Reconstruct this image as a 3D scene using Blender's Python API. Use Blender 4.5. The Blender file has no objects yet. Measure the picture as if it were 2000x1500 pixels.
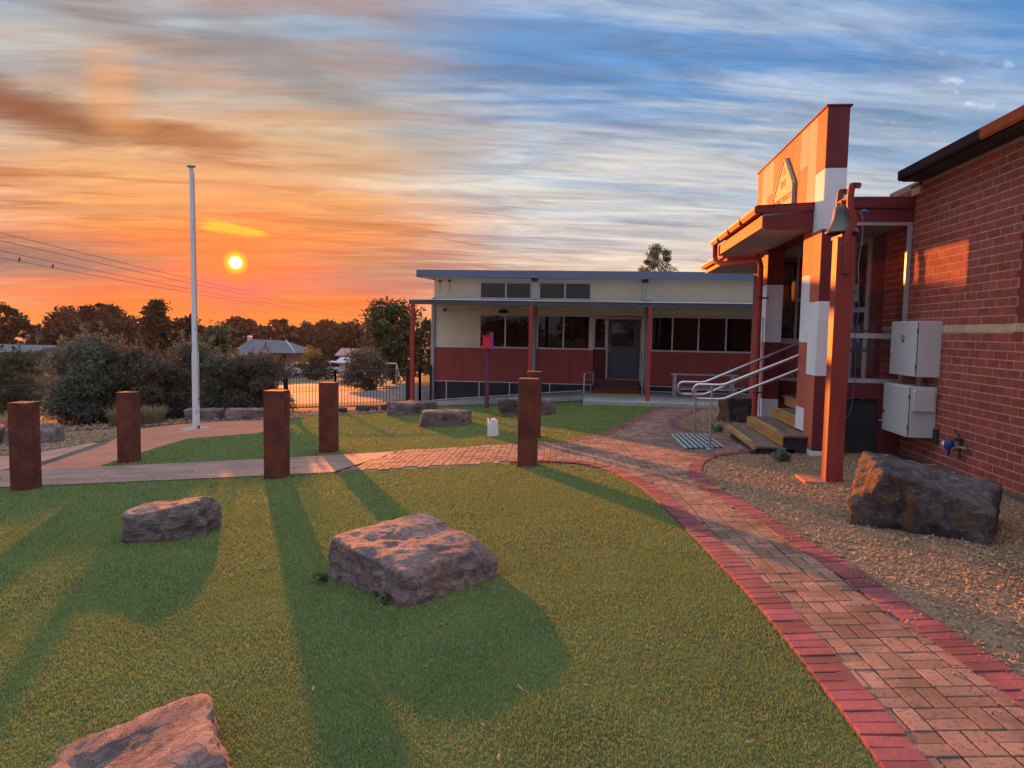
import bpy, bmesh, math, random
import numpy as np
from mathutils import Vector, Matrix, noise
from math import radians, sin, cos, pi, exp, sqrt
S = bpy.context.scene
COL = S.collection

# ------------------------------------------------------------------ camera
cd = bpy.data.cameras.new('camera'); cam = bpy.data.objects.new('camera', cd); COL.objects.link(cam)
cd.sensor_width = 36.0; cd.lens = 1400 / 2000 * 36.0; cd.clip_start = .05; cd.clip_end = 9000
cam.location = (0, 0, 1.6)
cam.rotation_euler = (Matrix.Rotation(radians(6.7), 3, 'Z') @ Matrix.Rotation(radians(90 - 4.3), 3, 'X') @ Matrix.Rotation(.018, 3, 'Z')).to_euler()
S.camera = cam
# ------------------------------------------------------------------ colour management
S.render.engine = 'CYCLES'
S.view_settings.view_transform = 'Standard'; S.view_settings.look = 'None'
S.view_settings.exposure = 0.55; S.view_settings.gamma = 1.0; S.view_settings.use_curve_mapping = False
S.cycles.use_denoising = True; S.cycles.max_bounces = 5; S.cycles.diffuse_bounces = 3; S.cycles.glossy_bounces = 3; S.cycles.transmission_bounces = 3; S.cycles.use_adaptive_sampling = True; S.cycles.adaptive_threshold = .025; S.cycles.transparent_max_bounces = 12
# ------------------------------------------------------------------ sun and sky
SUN_EL, SUN_AZ, LAMP_AZ = radians(4.6), radians(-27.76), radians(-27.4)          # azimuth from +Y, positive to +X
SUN_DIR = Vector((sin(SUN_AZ) * cos(SUN_EL), cos(SUN_AZ) * cos(SUN_EL), sin(SUN_EL)))
sl = bpy.data.lights.new('sun', 'SUN'); sun = bpy.data.objects.new('sun', sl); COL.objects.link(sun)
sl.energy = 8.8; sl.angle = radians(.6); sl.color = (1.0, .262, .034)
sun.rotation_euler = (-Vector((sin(LAMP_AZ) * cos(SUN_EL), cos(LAMP_AZ) * cos(SUN_EL), sin(SUN_EL)))).to_track_quat('-Z', 'Y').to_euler()

def lin(r, g, b):
    f = lambda c: c / 12.92 if c <= .04045 else ((c + .055) / 1.055) ** 2.4
    return (f(r / 255), f(g / 255), f(b / 255), 1)

class NT:
    """small helper to write node graphs"""
    def __init__(s, tree): s.t = tree; s.n = tree.nodes; s.l = tree.links
    def put(s, sock, v):
        if hasattr(v, 'is_output') or isinstance(v, bpy.types.NodeSocket): s.l.new(v, sock)
        elif v is not None:
            try: sock.default_value = v
            except Exception: sock.default_value = (v, v, v)
    def node(s, typ, out=0, props=None, **inp):
        n = s.n.new(typ)
        for k, v in (props or {}).items(): setattr(n, k, v)
        for k, v in inp.items():
            key = int(k[1:]) if k[0] == 'i' and k[1:].isdigit() else k.replace('_', ' ')
            s.put(n.inputs[key], v)
        return n.outputs[out] if out is not None else n
    def m(s, op, a, b=None, c=None, clamp=False):
        n = s.n.new('ShaderNodeMath'); n.operation = op; n.use_clamp = clamp
        for i, v in enumerate((a, b, c)):
            if v is not None: s.put(n.inputs[i], v)
        return n.outputs[0]
    def v(s, op, a, b=None, out=0):
        n = s.n.new('ShaderNodeVectorMath'); n.operation = op
        s.put(n.inputs[0], a)
        if b is not None: s.put(n.inputs[1], b)
        return n.outputs[out]
    def mix(s, f, a, b, typ='MIX'):
        n = s.n.new('ShaderNodeMix'); n.data_type = 'RGBA'; n.blend_type = typ; n.clamp_factor = True
        s.put(n.inputs[0], f); s.put(n.inputs[6], a); s.put(n.inputs[7], b); return n.outputs[2]
    def ramp(s, f, stops, interp='LINEAR'):
        n = s.n.new('ShaderNodeValToRGB'); r = n.color_ramp; r.interpolation = interp
        while len(r.elements) < len(stops): r.elements.new(.5)
        for e, (p, c) in zip(r.elements, stops):
            e.position = p; e.color = c if isinstance(c, tuple) else (c, c, c, 1)
        s.put(n.inputs[0], f); return n.outputs[0]
    def sm(s, x, a, b):
        return s.node('ShaderNodeMapRange', props={'interpolation_type': 'SMOOTHSTEP'}, Value=x, i1=a, i2=b, i3=0., i4=1.)
    def noise(s, vec, scale, detail=4, rough=.55, dist=0, out=0):
        return s.node('ShaderNodeTexNoise', out, Vector=vec, Scale=float(scale), Detail=float(detail), Roughness=rough, Distortion=float(dist))

W = bpy.data.worlds.new('World'); S.world = W; W.use_nodes = True
W.node_tree.nodes.clear()
def build_sky():
    g = NT(W.node_tree)
    d = g.v('NORMALIZE', g.node('ShaderNodeTexCoord', 'Generated'))
    sep = g.node('ShaderNodeSeparateXYZ', None, Vector=d)
    dx, dy, dz = sep.outputs
    el = g.m('MULTIPLY', g.m('ARCSINE', dz), 180 / pi)                                   # degrees
    hl = g.m('SQRT', g.m('ADD', g.m('ADD', g.m('MULTIPLY', dx, dx), g.m('MULTIPLY', dy, dy)), 1e-6))
    ca = g.m('DIVIDE', g.m('ADD', g.m('MULTIPLY', dx, sin(SUN_AZ)), g.m('MULTIPLY', dy, cos(SUN_AZ))), hl)
    azd = g.m('MULTIPLY', g.m('ARCCOSINE', g.m('MINIMUM', g.m('MAXIMUM', ca, -1.), 1.)), 180 / pi)   # unsigned degrees from the sun's bearing
    side = g.m('SUBTRACT', g.m('MULTIPLY', dx, cos(SUN_AZ)), g.m('MULTIPLY', dy, sin(SUN_AZ)))       # + to the right of the sun
    ang = g.m('MULTIPLY', g.m('ARCCOSINE', g.m('MINIMUM', g.v('DOT_PRODUCT', d, tuple(SUN_DIR), out=1), 1.)), 180 / pi)
    # cloud plane coordinates
    k = g.m('DIVIDE', 1., g.m('ADD', g.m('MAXIMUM', dz, 0.), .10))
    px_, py_ = g.m('MULTIPLY', dx, k), g.m('MULTIPLY', dy, k)
    def plane(a, sx, sy, off):
        u = g.m('ADD', g.m('MULTIPLY', px_, cos(a)), g.m('MULTIPLY', py_, sin(a)))
        w = g.m('SUBTRACT', g.m('MULTIPLY', py_, cos(a)), g.m('MULTIPLY', px_, sin(a)))
        return g.node('ShaderNodeCombineXYZ', X=g.m('ADD', g.m('MULTIPLY', u, sx), off), Y=g.m('MULTIPLY', w, sy), Z=off)
    e1 = g.m('DIVIDE', g.m('MAXIMUM', el, 0.), 60.)
    warp = g.m('MULTIPLY', g.m('SUBTRACT', g.noise(plane(.1, .5, 1.2, 3.), 1., 3), .5), .10)
    e2 = g.m('ADD', e1, g.m('MULTIPLY', warp, g.m('ADD', .15, e1)))
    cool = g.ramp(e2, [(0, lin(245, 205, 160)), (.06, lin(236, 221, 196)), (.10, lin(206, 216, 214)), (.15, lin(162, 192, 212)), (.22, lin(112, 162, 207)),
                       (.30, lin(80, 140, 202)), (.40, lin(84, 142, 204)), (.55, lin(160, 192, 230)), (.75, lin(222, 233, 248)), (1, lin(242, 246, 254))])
    warm = g.ramp(e2, [(0, lin(242, 126, 42)), (.03, lin(232, 96, 56)), (.06, lin(198, 80, 82)), (.09, lin(230, 104, 44)), (.13, lin(228, 136, 76)), (.17, lin(216, 158, 110)),
                       (.22, lin(194, 166, 138)), (.27, lin(164, 166, 164)), (.33, lin(142, 162, 182)), (.42, lin(122, 156, 190)), (.55, lin(168, 196, 228)), (.75, lin(222, 233, 248)), (1, lin(242, 246, 254))])
    right = g.sm(side, -.1, .1)
    spread = g.m('ADD', 34., g.m('MULTIPLY', right, -7.))
    wf = g.m('SUBTRACT', 1., g.sm(g.m('ADD', azd, g.m('MULTIPLY', warp, 90.)), 7., spread))
    wf = g.m('MAXIMUM', wf, g.m('MULTIPLY', .22, g.m('SUBTRACT', 1., g.sm(azd, 30., 90.))))
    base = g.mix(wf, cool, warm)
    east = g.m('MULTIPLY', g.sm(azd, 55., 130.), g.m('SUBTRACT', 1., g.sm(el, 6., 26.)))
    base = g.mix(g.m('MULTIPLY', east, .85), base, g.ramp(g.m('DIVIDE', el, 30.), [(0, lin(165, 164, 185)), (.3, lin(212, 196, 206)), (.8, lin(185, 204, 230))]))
    # grey-violet veil band low over the horizon near the sun
    band = g.m('MULTIPLY', g.sm(g.m('ADD', el, g.m('MULTIPLY', warp, 12.)), 2.2, 3.2), g.m('SUBTRACT', 1., g.sm(g.m('ADD', el, g.m('MULTIPLY', warp, 20.)), 4.6, 7.2)))
    bn = g.sm(g.noise(plane(.15, .35, 2.0, 7.), .9, 3), .28, .55)
    band = g.m('MULTIPLY', g.m('MULTIPLY', band, bn), g.m('SUBTRACT', 1., g.sm(azd, 14., 36.)))
    base = g.mix(g.m('MULTIPLY', band, .9), base, g.mix(g.sm(azd, 2., 11.), lin(216, 66, 84), lin(148, 108, 110)))
    # long pale streaks of high cloud
    n1 = g.noise(plane(.12, .42, 2.3, 0.), 1.15, 8, .68, .6)
    n2 = g.noise(plane(.28, .9, 3.6, 5.), 1.5, 5, .62)
    st = g.m('ADD', g.m('MULTIPLY', n1, .7), g.m('MULTIPLY', n2, .3))
    stf = g.m('MULTIPLY', g.sm(st, .42, .62), g.m('SUBTRACT', 1., g.m('MULTIPLY', g.sm(azd, 34., 62.), .62)))
    pale = g.mix(wf, g.ramp(e1, [(0, lin(252, 226, 184)), (.12, lin(243, 236, 220)), (.3, lin(205, 213, 222)), (.6, lin(186, 200, 220)), (1, lin(188, 202, 220))]),
                 g.ramp(e1, [(0, lin(246, 156, 70)), (.1, lin(240, 166, 92)), (.22, lin(230, 192, 140)), (.38, lin(204, 202, 194)), (1, lin(190, 202, 218))]))
    stw = g.m('ADD', .86, g.m('MULTIPLY', wf, g.m('SUBTRACT', g.m('MULTIPLY', g.sm(el, 4., 9.), .22), .60)))
    base = g.mix(g.m('MULTIPLY', stf, stw), base, pale)
    dkf = g.m('MULTIPLY', g.sm(g.noise(plane(.2, .5, 2.6, 11.), 1.3, 4, .6), .50, .68), .55)
    base = g.mix(g.m('MULTIPLY', dkf, g.m('SUBTRACT', 1., g.sm(azd, 38., 64.))), base, g.mix(wf, lin(96, 134, 176), lin(178, 128, 98)))
    # smoke: larger brown billows near the sun
    sdeg = g.m('MULTIPLY', azd, g.m('SIGN', side))
    sn = g.noise(plane(.35, .95, 2.4, 23.4), 1.0, 6, .6, .9)
    def bank(cx, cy, rx, ry, rot, soft=.9):
        """one ragged bank of smoke at a bearing from the sun and an elevation, degrees"""
        u, w = g.m('SUBTRACT', sdeg, cx), g.m('SUBTRACT', el, cy)
        a = g.m('DIVIDE', g.m('ADD', g.m('MULTIPLY', u, cos(rot)), g.m('MULTIPLY', w, sin(rot))), rx)
        b = g.m('DIVIDE', g.m('SUBTRACT', g.m('MULTIPLY', w, cos(rot)), g.m('MULTIPLY', u, sin(rot))), ry)
        r = g.m('SQRT', g.m('ADD', g.m('MULTIPLY', a, a), g.m('MULTIPLY', b, b)))
        return g.m('SUBTRACT', 1., g.sm(g.m('ADD', r, g.m('MULTIPLY', g.m('SUBTRACT', sn, .5), 2.6)), 1. - soft, 1.))
    for cx, cy, rx, ry, rot, col, amt in ((-13, 13.6, 11, 2.3, -.10, (126, 66, 48), .92), (-1.5, 12.9, 6.5, 1.5, -.06, (150, 86, 56), .8), (-12, 21.5, 10, 3.2, -.25, (140, 118, 106), .85), (3.5, 18.5, 9, 2.6, -.30, (130, 132, 136), .75),
                                         (-16, 9.4, 8, 1.0, -.05, (186, 104, 72), .6), (13, 14.6, 7, 1.6, .02, (112, 140, 164), .6), (19, 11.2, 13, 2.4, .02, (226, 226, 218), .5), (30, 9.3, 12, 1.4, .0, (224, 226, 224), .4), (-12, 4.3, 11, 1.7, -.04, (132, 98, 104), .95), (9, 3.4, 8, .8, .02, (196, 96, 100), .6)):
        base = g.mix(g.m('MULTIPLY', bank(cx, cy, rx, ry, rot), amt), base, lin(*col))
    base = g.mix(g.m('MULTIPLY', bank(-8.0, 15.6, 2.8, 3.2, .5, .7), .6), base, lin(226, 156, 102))
    base = g.mix(g.m('MULTIPLY', bank(-.2, 7.0, 2.6, .55, -.16, .6), .95), base, (2.0, .72, .03, 1))
    # wisps low by the sun
    wn = g.noise(plane(.45, .8, 4.0, 31.), 1.6, 4, .6, .9)
    wsp = g.m('MULTIPLY', g.sm(wn, .52, .63), g.m('MULTIPLY', g.sm(el, 3.5, 5.5), g.m('SUBTRACT', 1., g.sm(el, 9., 12.))))
    wsp = g.m('MULTIPLY', wsp, g.m('SUBTRACT', 1., g.sm(azd, 17., 30.)))
    base = g.mix(g.m('MULTIPLY', wsp, .6), base, lin(182, 96, 52))
    # small puffs in the clear part
    pf = g.m('MULTIPLY', g.sm(g.noise(plane(.9, 7., 12., 2.), 1., 3, .5), .60, .72), g.sm(g.noise(plane(.5, 1.0, 1.6,  9.), 1., 1), .45, .62))
    pf = g.m('MULTIPLY', pf, g.m('MULTIPLY', g.sm(azd, 36., 52.), g.sm(el, 9., 15.)))
    base = g.mix(g.m('MULTIPLY', pf, .8), base, lin(214, 222, 236))
    tex = g.noise(plane(.20, 1.5, 5.5, 41.), 1.3, 6, .66, .5)
    base = g.mix(g.sm(el, 1.5, 5.), base, g.mix(1., base, g.ramp(tex, [(.28, .72), (.5, 1.), (.72, 1.24)]), 'MULTIPLY'))
    # glow of the low sun in the smoky air, and its disc
    gl = g.m('POWER', 2.718, g.m('MULTIPLY', ang, -1 / 3.2))
    base = g.mix(g.m('MULTIPLY', gl, .92), base, (.95, .105, .008, 1))
    gl2 = g.m('MULTIPLY', g.m('POWER', 2.718, g.m('MULTIPLY', g.m('ABSOLUTE', g.m('SUBTRACT', ang, 2.2)), -.9)), g.m('SUBTRACT', 1., g.sm(el, 2.8, 4.0)))
    base = g.mix(g.m('MULTIPLY', gl2, .7), base, lin(228, 62, 108))
    base = g.mix(g.m('SUBTRACT', 1., g.sm(ang, .50, 1.0)), base, (1.5, .46, .012, 1))
    base = g.mix(g.m('SUBTRACT', 1., g.sm(ang, .28, .52)), base, (9., 6.0, 1.3, 1))
    # below the horizon: dull earth
    base = g.mix(g.sm(el, -.2, -2.), base, lin(92, 84, 76))
    nish = g.node('ShaderNodeTexSky', props=dict(sky_type='NISHITA', sun_disc=False, sun_elevation=SUN_EL, sun_rotation=SUN_AZ, dust_density=3.0, air_density=1.0))
    # low sky scaled down; the ramps' zenith is raised to brighten shaded surfaces
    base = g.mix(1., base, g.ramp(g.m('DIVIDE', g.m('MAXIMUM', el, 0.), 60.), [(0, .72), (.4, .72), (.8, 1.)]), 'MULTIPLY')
    W.cycles.sampling_method = 'MANUAL'; W.cycles.sample_map_resolution = 512
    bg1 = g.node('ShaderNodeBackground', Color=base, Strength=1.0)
    bg2 = g.node('ShaderNodeBackground', Color=nish, Strength=.003)
    out = g.n.new('ShaderNodeOutputWorld')
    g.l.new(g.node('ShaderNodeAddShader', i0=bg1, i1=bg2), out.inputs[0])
build_sky()

# ------------------------------------------------------------------ terrain function
def sst(t):
    t = np.clip(t, 0, 1); return t * t * (3 - 2 * t)
def gz(x, y):
    x = np.asarray(x, float); y = np.asarray(y, float)
    xc = np.clip(x, -400, 2.7) + .3 * np.clip(x - 2.7, 0, 4)
    z = .03 + .068 * xc - .022 * y
    z = z - np.where(xc > 0, .068 * xc * sst((y - 11) / 7), 0)
    return np.maximum(z, -5.2 + .02 * (z + 5.2)) if True else z
def G(x, y): return float(gz(x, y))

# ------------------------------------------------------------------ materials
MAT = {}
def mat(name, col, rough=.7, bdist=.01, side=None, metal=0., var=.15, vscale=3., bump=0., bscale=60., spec=.5, rnd=0., col2=None, spots=None, coat=0., detail=5, vec=None):
    """procedural paint/stone/wood: colour broken up by two noises, fine relief from a bump, optional per-object tint"""
    M = bpy.data.materials.new(name); M.use_nodes = True; M.node_tree.nodes.clear(); g = NT(M.node_tree)
    pos = g.node('ShaderNodeNewGeometry', 'Position')
    if vec: pos = g.v('MULTIPLY', pos, vec)
    c = (*col, 1); c2 = (*(col2 or tuple(v * (1 - var) for v in col)), 1); c3 = tuple(min(1, v * (1 + var)) for v in col) + (1,)
    n1 = g.noise(pos, vscale, detail, .6)
    base = g.mix(g.sm(n1, .35, .65), c2, c3)
    n2 = g.noise(pos, vscale * 11.3, 3)
    base = g.mix(g.m('MULTIPLY', g.sm(n2, .4, .7), .35), base, c)
    if spots:
        sc, thr, scol, amt = spots
        base = g.mix(g.m('MULTIPLY', g.sm(g.noise(pos, sc, 5, .65), thr, thr + .1), amt), base, (*scol, 1))
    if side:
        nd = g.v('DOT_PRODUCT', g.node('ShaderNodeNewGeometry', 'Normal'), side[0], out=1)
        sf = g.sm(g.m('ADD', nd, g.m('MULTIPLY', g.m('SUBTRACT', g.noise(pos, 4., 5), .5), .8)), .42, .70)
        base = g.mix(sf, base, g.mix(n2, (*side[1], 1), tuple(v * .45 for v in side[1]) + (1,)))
    if rnd:
        r = g.node('ShaderNodeObjectInfo', 'Random')
        hs = g.node('ShaderNodeHueSaturation', Color=base, Value=g.m('ADD', 1 - rnd, g.m('MULTIPLY', r, 2 * rnd)), Hue=g.m('ADD', .5 - rnd * .03, g.m('MULTIPLY', g.m('FRACT', g.m('MULTIPLY', r, 7.31)), rnd * .06)))
        base = hs
    p = g.node('ShaderNodeBsdfPrincipled', None, Base_Color=base, Metallic=metal)
    g.put(p.inputs['Roughness'], g.m('ADD', rough - .06, g.m('MULTIPLY', n2, .12)))
    p.inputs['Specular IOR Level'].default_value = spec
    if coat: p.inputs['Coat Weight'].default_value = coat
    if bump:
        hgt = g.noise(pos, bscale, 5, .6)
        if bdist > .02:
            cr = g.m('ABSOLUTE', g.m('SUBTRACT', g.noise(pos, bscale * .35, 6, .6, .8), .5))
            hgt = g.m('ADD', g.m('ADD', g.m('MULTIPLY', hgt, .5), g.m('MULTIPLY', g.noise(pos, bscale * 5, 4, .7), .35)), g.m('MULTIPLY', g.sm(cr, 0., .05), .45))
        b = g.node('ShaderNodeBump', Height=hgt, Strength=bump, Distance=bdist)
        g.l.new(b, p.inputs['Normal'])
    o = g.n.new('ShaderNodeOutputMaterial'); g.l.new(p.outputs[0], o.inputs[0]); MAT[name] = M; return M

mat('ground', (.085, .068, .056), .95, var=.35, vscale=.8, bump=.6, bscale=40)
mat('turf_base', (.06, .085, .03), .95, var=.3, vscale=2)
mat('paver_field', (.215, .118, .088), .85, var=.42, vscale=2.2, bump=.5, bscale=180, rnd=.27, spots=(55, .52, (.10, .06, .05), .8))
mat('paver_border', (.205, .048, .058), .85, var=.35, vscale=2.5, bump=.5, bscale=180, rnd=.25, spots=(60, .54, (.09, .035, .038), .75))
mat('joint', (.24, .20, .185), .95, var=.25, vscale=6, bump=.4, bscale=200)
mat('slab', (.265, .155, .13), .85, var=.25, vscale=1.3, bump=.9, bscale=16, spots=(9, .52, (.16, .105, .10), .6), vec=(1, 2.4, 1))
mat('apron', (.44, .155, .088), .9, var=.14, vscale=1.2, bump=.3, bscale=120)
mat('apron_pink', (.38, .185, .145), .9, var=.14, vscale=1.2, bump=.3, bscale=120)
mat('concrete', (.36, .35, .345), .9, var=.16, vscale=1.5, bump=.3, bscale=90, spots=(2.2, .58, (.25, .24, .235), .6))
mat('gravel_bed', (.21, .14, .09), .95, var=.35, vscale=4, bump=1.0, bscale=120)
mat('mulch', (.05, .034, .03), .95, var=.4, vscale=6, bump=1., bscale=70)
mat('court', (.115, .10, .105), .9, var=.12, vscale=.35, bump=.3, bscale=60)
mat('dry_grass_ground', (.17, .135, .065), .95, var=.3, vscale=.6, bump=.6, bscale=30)
mat('brick', (.36, .070, .045), .8, var=.18, vscale=7, bump=.45, bscale=160, rnd=.14, spots=(40, .62, (.16, .035, .03), .6))
mat('brick_cream', (.62, .42, .26), .8, var=.12, vscale=7, bump=.4, bscale=160, rnd=.08)
mat('mortar', (.50, .365, .31), .95, var=.15, vscale=12, bump=.5, bscale=200)
mat('paint_red', (.46, .125, .075), .72, spec=.18, var=.06, vscale=1.6, bump=.08, bscale=220, rnd=.12, spots=(2.2, .55, (.37, .09, .06), .5))
mat('paint_rose', (.40, .088, .078), .72, spec=.18, var=.07, vscale=1.2, bump=.08, bscale=200, rnd=.07, spots=(1.6, .55, (.34, .074, .064), .5))
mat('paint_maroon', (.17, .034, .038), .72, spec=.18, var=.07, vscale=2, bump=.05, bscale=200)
mat('paint_white', (.76, .75, .78), .72, spec=.18, var=.05, vscale=1.4, bump=.06, bscale=200, rnd=.03, spots=(3, .62, (.6, .58, .56), .5))
mat('paint_post', (.40, .052, .045), .72, spec=.18, var=.08, vscale=2.5)
mat('eave_brown', (.045, .024, .027), .85, spec=.03, var=.08, vscale=2)
mat('paint_bell_post', (.25, .045, .038), .6, spec=.25, var=.12, vscale=3, bump=.15, bscale=60, vec=(3, 3, .5), spots=(5, .6, (.17, .032, .03), .5))
mat('panel_salmon', (.66, .33, .26), .72, spec=.18, var=.06, vscale=1.6, rnd=.06)  # salmon base colour for the pale parapet strips
mat('soffit', (.42, .41, .41), .7, var=.06, vscale=1)
mat('cream_siding', (.82, .76, .58), .55, var=.05, vscale=1.3, spots=(1.4, .6, (.60, .53, .36), .4))
mat('roof_blue', (.105, .135, .20), .45, var=.08, vscale=1)
mat('roof_dark', (.075, .08, .095), .5, var=.12, vscale=2)
mat('frame_white', (.72, .71, .72), .45, var=.05, vscale=4)
mat('frame_alu', (.52, .51, .54), .4, metal=.4, var=.06, vscale=5)
mat('column_grey', (.36, .38, .42), .5, var=.08, vscale=2)
mat('base_black', (.028, .030, .036), .7, var=.25, vscale=3, bump=.2, bscale=80)
mat('door_grey', (.075, .08, .10), .5, var=.08, vscale=2)
mat('timber_riser', (.46, .21, .055), .55, var=.28, vscale=3.2, bump=.2, bscale=60, vec=(6, .6, 9), coat=.15)
mat('timber_tread', (.17, .105, .085), .75, var=.25, vscale=3, bump=.35, bscale=50, vec=(6, .7, 6))
mat('step_dark', (.14, .04, .032), .7, var=.25, vscale=3, vec=(.5, 4, 6))
mat('nosing', (.42, .32, .14), .8, var=.12, vscale=8, bump=.5, bscale=300)
mat('tactile', (.66, .45, .08), .75, var=.12, vscale=6)
mat('steel_rail', (.50, .50, .55), .28, metal=.9, var=.05, vscale=8)
mat('galv', (.50, .51, .54), .45, metal=.6, var=.12, vscale=9)
mat('mat_light', (.30, .32, .36), .9, var=.12, vscale=30)
mat('mat_dark', (.03, .035, .045), .95, var=.2, vscale=30)
mat('corten', (.145, .032, .018), .9, var=.3, vscale=4.5, bump=.35, bscale=140, col2=(.09, .022, .014), spots=(2.5, .56, (.19, .046, .02), .55))
mat('letters', (.02, .014, .012), .9, var=.1)
mat('rock_a', (.25, .165, .155), .92, .03, var=.3, vscale=2.2, bump=1., bscale=22, col2=(.13, .088, .098), spots=(5, .54, (.30, .165, .12), .7), detail=8)
mat('rock_b', (.19, .145, .135), .92, .03, var=.35, vscale=2.6, bump=1., bscale=22, col2=(.09, .065, .068), spots=(6, .56, (.30, .19, .14), .6), detail=8)
mat('rock_dark', (.10, .085, .088), .95, .035, ((-.97, .25, 0), (.23, .115, .055)), var=.4, vscale=3.5, bump=1., bscale=26, col2=(.045, .038, .042), spots=(14, .60, (.34, .32, .32), .6), detail=8)  # faces turned left take a brown tint
mat('rock_brown', (.30, .155, .075), .95, var=.35, vscale=4, bump=1., bscale=34, col2=(.16, .085, .05), detail=8)
mat('bark', (.10, .07, .055), .95, var=.4, vscale=6, bump=.8, bscale=30)
mat('box_grey', (.58, .58, .58), .5, var=.04, vscale=2, spots=(3, .6, (.48, .48, .47), .4))
mat('box_gap', (.03, .03, .03), .8)
mat('sticker_green', (.015, .20, .14), .5, var=.05)
mat('print_white', (.75, .78, .76), .5, var=.02)
mat('brass', (.30, .22, .11), .45, metal=.7, var=.3, vscale=14)
mat('bell_bronze', (.10, .095, .085), .55, metal=.35, var=.3, vscale=9, spots=(12, .56, (.12, .11, .10), .6))
mat('rope_blue', (.05, .10, .32), .8, var=.1)
mat('plastic_blue', (.02, .055, .22), .5, var=.1)
mat('plastic_white', (.80, .78, .76), .45, var=.03)
mat('box_red', (.75, .012, .05), .5, var=.05)
mat('purple', (.17, .028, .075), .55, var=.1)
mat('purple_bright', (.45, .05, .38), .55, var=.05)
mat('plaque', (.40, .40, .27), .7, spec=.25, var=.14, vscale=9, bump=.15, vec=(1, 1, 5))
mat('plaque_text', (.10, .05, .03), .7)
mat('pole_white', (.66, .66, .68), .55, var=.06, vscale=3, spots=(7, .6, (.30, .24, .20), .75), vec=(1, 1, .35))
mat('paper', (.74, .72, .66), .8, var=.03)
mat('ink', (.04, .04, .05), .8)
mat('wire', (.03, .03, .035), .6)
mat('feather', (.03, .03, .035), .7)
mat('fence_black', (.022, .021, .023), .5, var=.1)
mat('house_roof', (.095, .10, .12), .7, var=.12, vscale=1.2)
mat('house_wall', (.22, .12, .085), .9, var=.12)
mat('shed_white', (.46, .46, .48), .6, var=.08)
mat('roof_pink', (.40, .20, .19), .8, var=.1)
mat('car_white', (.62, .62, .64), .3, var=.03, coat=.5)
mat('car_dark', (.04, .045, .06), .3, var=.05, coat=.5)
mat('tyre', (.02, .02, .02), .9)
mat('twig', (.20, .14, .09), .9, rnd=.3)
mat('litter', (.30, .20, .12), .9, rnd=.4, var=.2)

def leafmat(name, c, c2, rough=.6, trans=.25, vscale=1.5):
    M = bpy.data.materials.new(name); M.use_nodes = True; M.node_tree.nodes.clear(); g = NT(M.node_tree)
    pos = g.node('ShaderNodeNewGeometry', 'Position')
    rnd = g.node('ShaderNodeNewGeometry', 'Random Per Island')
    base = g.mix(g.m('ADD', g.m('MULTIPLY', rnd, .65), g.m('MULTIPLY', g.noise(pos, vscale, 3), .45)), (*c, 1), (*c2, 1))
    d = g.node('ShaderNodeBsdfPrincipled', None, Base_Color=base, Roughness=rough); d.inputs['Specular IOR Level'].default_value = .3
    t = g.node('ShaderNodeBsdfTranslucent', Color=base)
    o = g.n.new('ShaderNodeOutputMaterial'); g.l.new(g.node('ShaderNodeMixShader', i0=trans, i1=d.outputs[0], i2=t), o.inputs[0])
    MAT[name] = M
leafmat('turf', (.180, .258, .068), (.300, .345, .112), .65, .3, 3.)
leafmat('leaf_olive', (.060, .068, .040), (.20, .215, .155), .6, .2)
leafmat('leaf_olive_red', (.070, .050, .036), (.17, .145, .11), .6, .2)
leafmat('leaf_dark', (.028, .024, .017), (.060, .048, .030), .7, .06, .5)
leafmat('leaf_mid', (.045, .060, .025), (.095, .105, .045), .7, .1, .6)
leafmat('leaf_grey', (.085, .105, .075), (.16, .19, .14), .6, .2)
leafmat('leaf_yellow', (.16, .12, .02), (.28, .20, .04), .7, .2)
leafmat('leaf_sage', (.13, .17, .11), (.24, .28, .20), .7, .15)
leafmat('straw', (.24, .17, .09), (.40, .30, .17), .8, .2)
leafmat('pebbles', (.15, .095, .06), (.44, .29, .18), .9, 0., 1.2)

def glassmat(name, dark, refl_rough=.02, ior=1.6, clear=0.):
    M = bpy.data.materials.new(name); M.use_nodes = True; M.node_tree.nodes.clear(); g = NT(M.node_tree)
    pos = g.node('ShaderNodeNewGeometry', 'Position')
    b = g.node('ShaderNodeBump', Height=g.noise(pos, 1.1, 2), Strength=.02, Distance=.05)
    body = g.node('ShaderNodeBsdfDiffuse', Color=(*dark, 1))
    if clear: body = g.node('ShaderNodeMixShader', i0=clear, i1=body, i2=g.node('ShaderNodeBsdfTransparent', Color=(.8, .8, .82, 1)))
    gl = g.node('ShaderNodeBsdfGlossy', Color=(.9, .9, .9, 1), Roughness=refl_rough, Normal=b)
    f = g.node('ShaderNodeFresnel', IOR=ior, Normal=b)
    o = g.n.new('ShaderNodeOutputMaterial'); g.l.new(g.node('ShaderNodeMixShader', i0=f, i1=body, i2=gl), o.inputs[0]); MAT[name] = M
glassmat('glass_dark', (.006, .006, .009), .015, 1.52)
glassmat('glass_refl', (.012, .010, .012), .015, 2.3)
glassmat('glass_clear', (.02, .02, .025), .01, 1.5, .92)

def hazemat():
    M = bpy.data.materials.new('haze'); M.use_nodes = True; M.node_tree.nodes.clear(); g = NT(M.node_tree)
    p = g.node('ShaderNodeVolumePrincipled', None, Color=(.95, .82, .78, 1), Density=.00007, Anisotropy=.45)
    o = g.n.new('ShaderNodeOutputMaterial'); g.l.new(p.outputs[0], o.inputs['Volume']); MAT['haze'] = M
hazemat()
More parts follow.
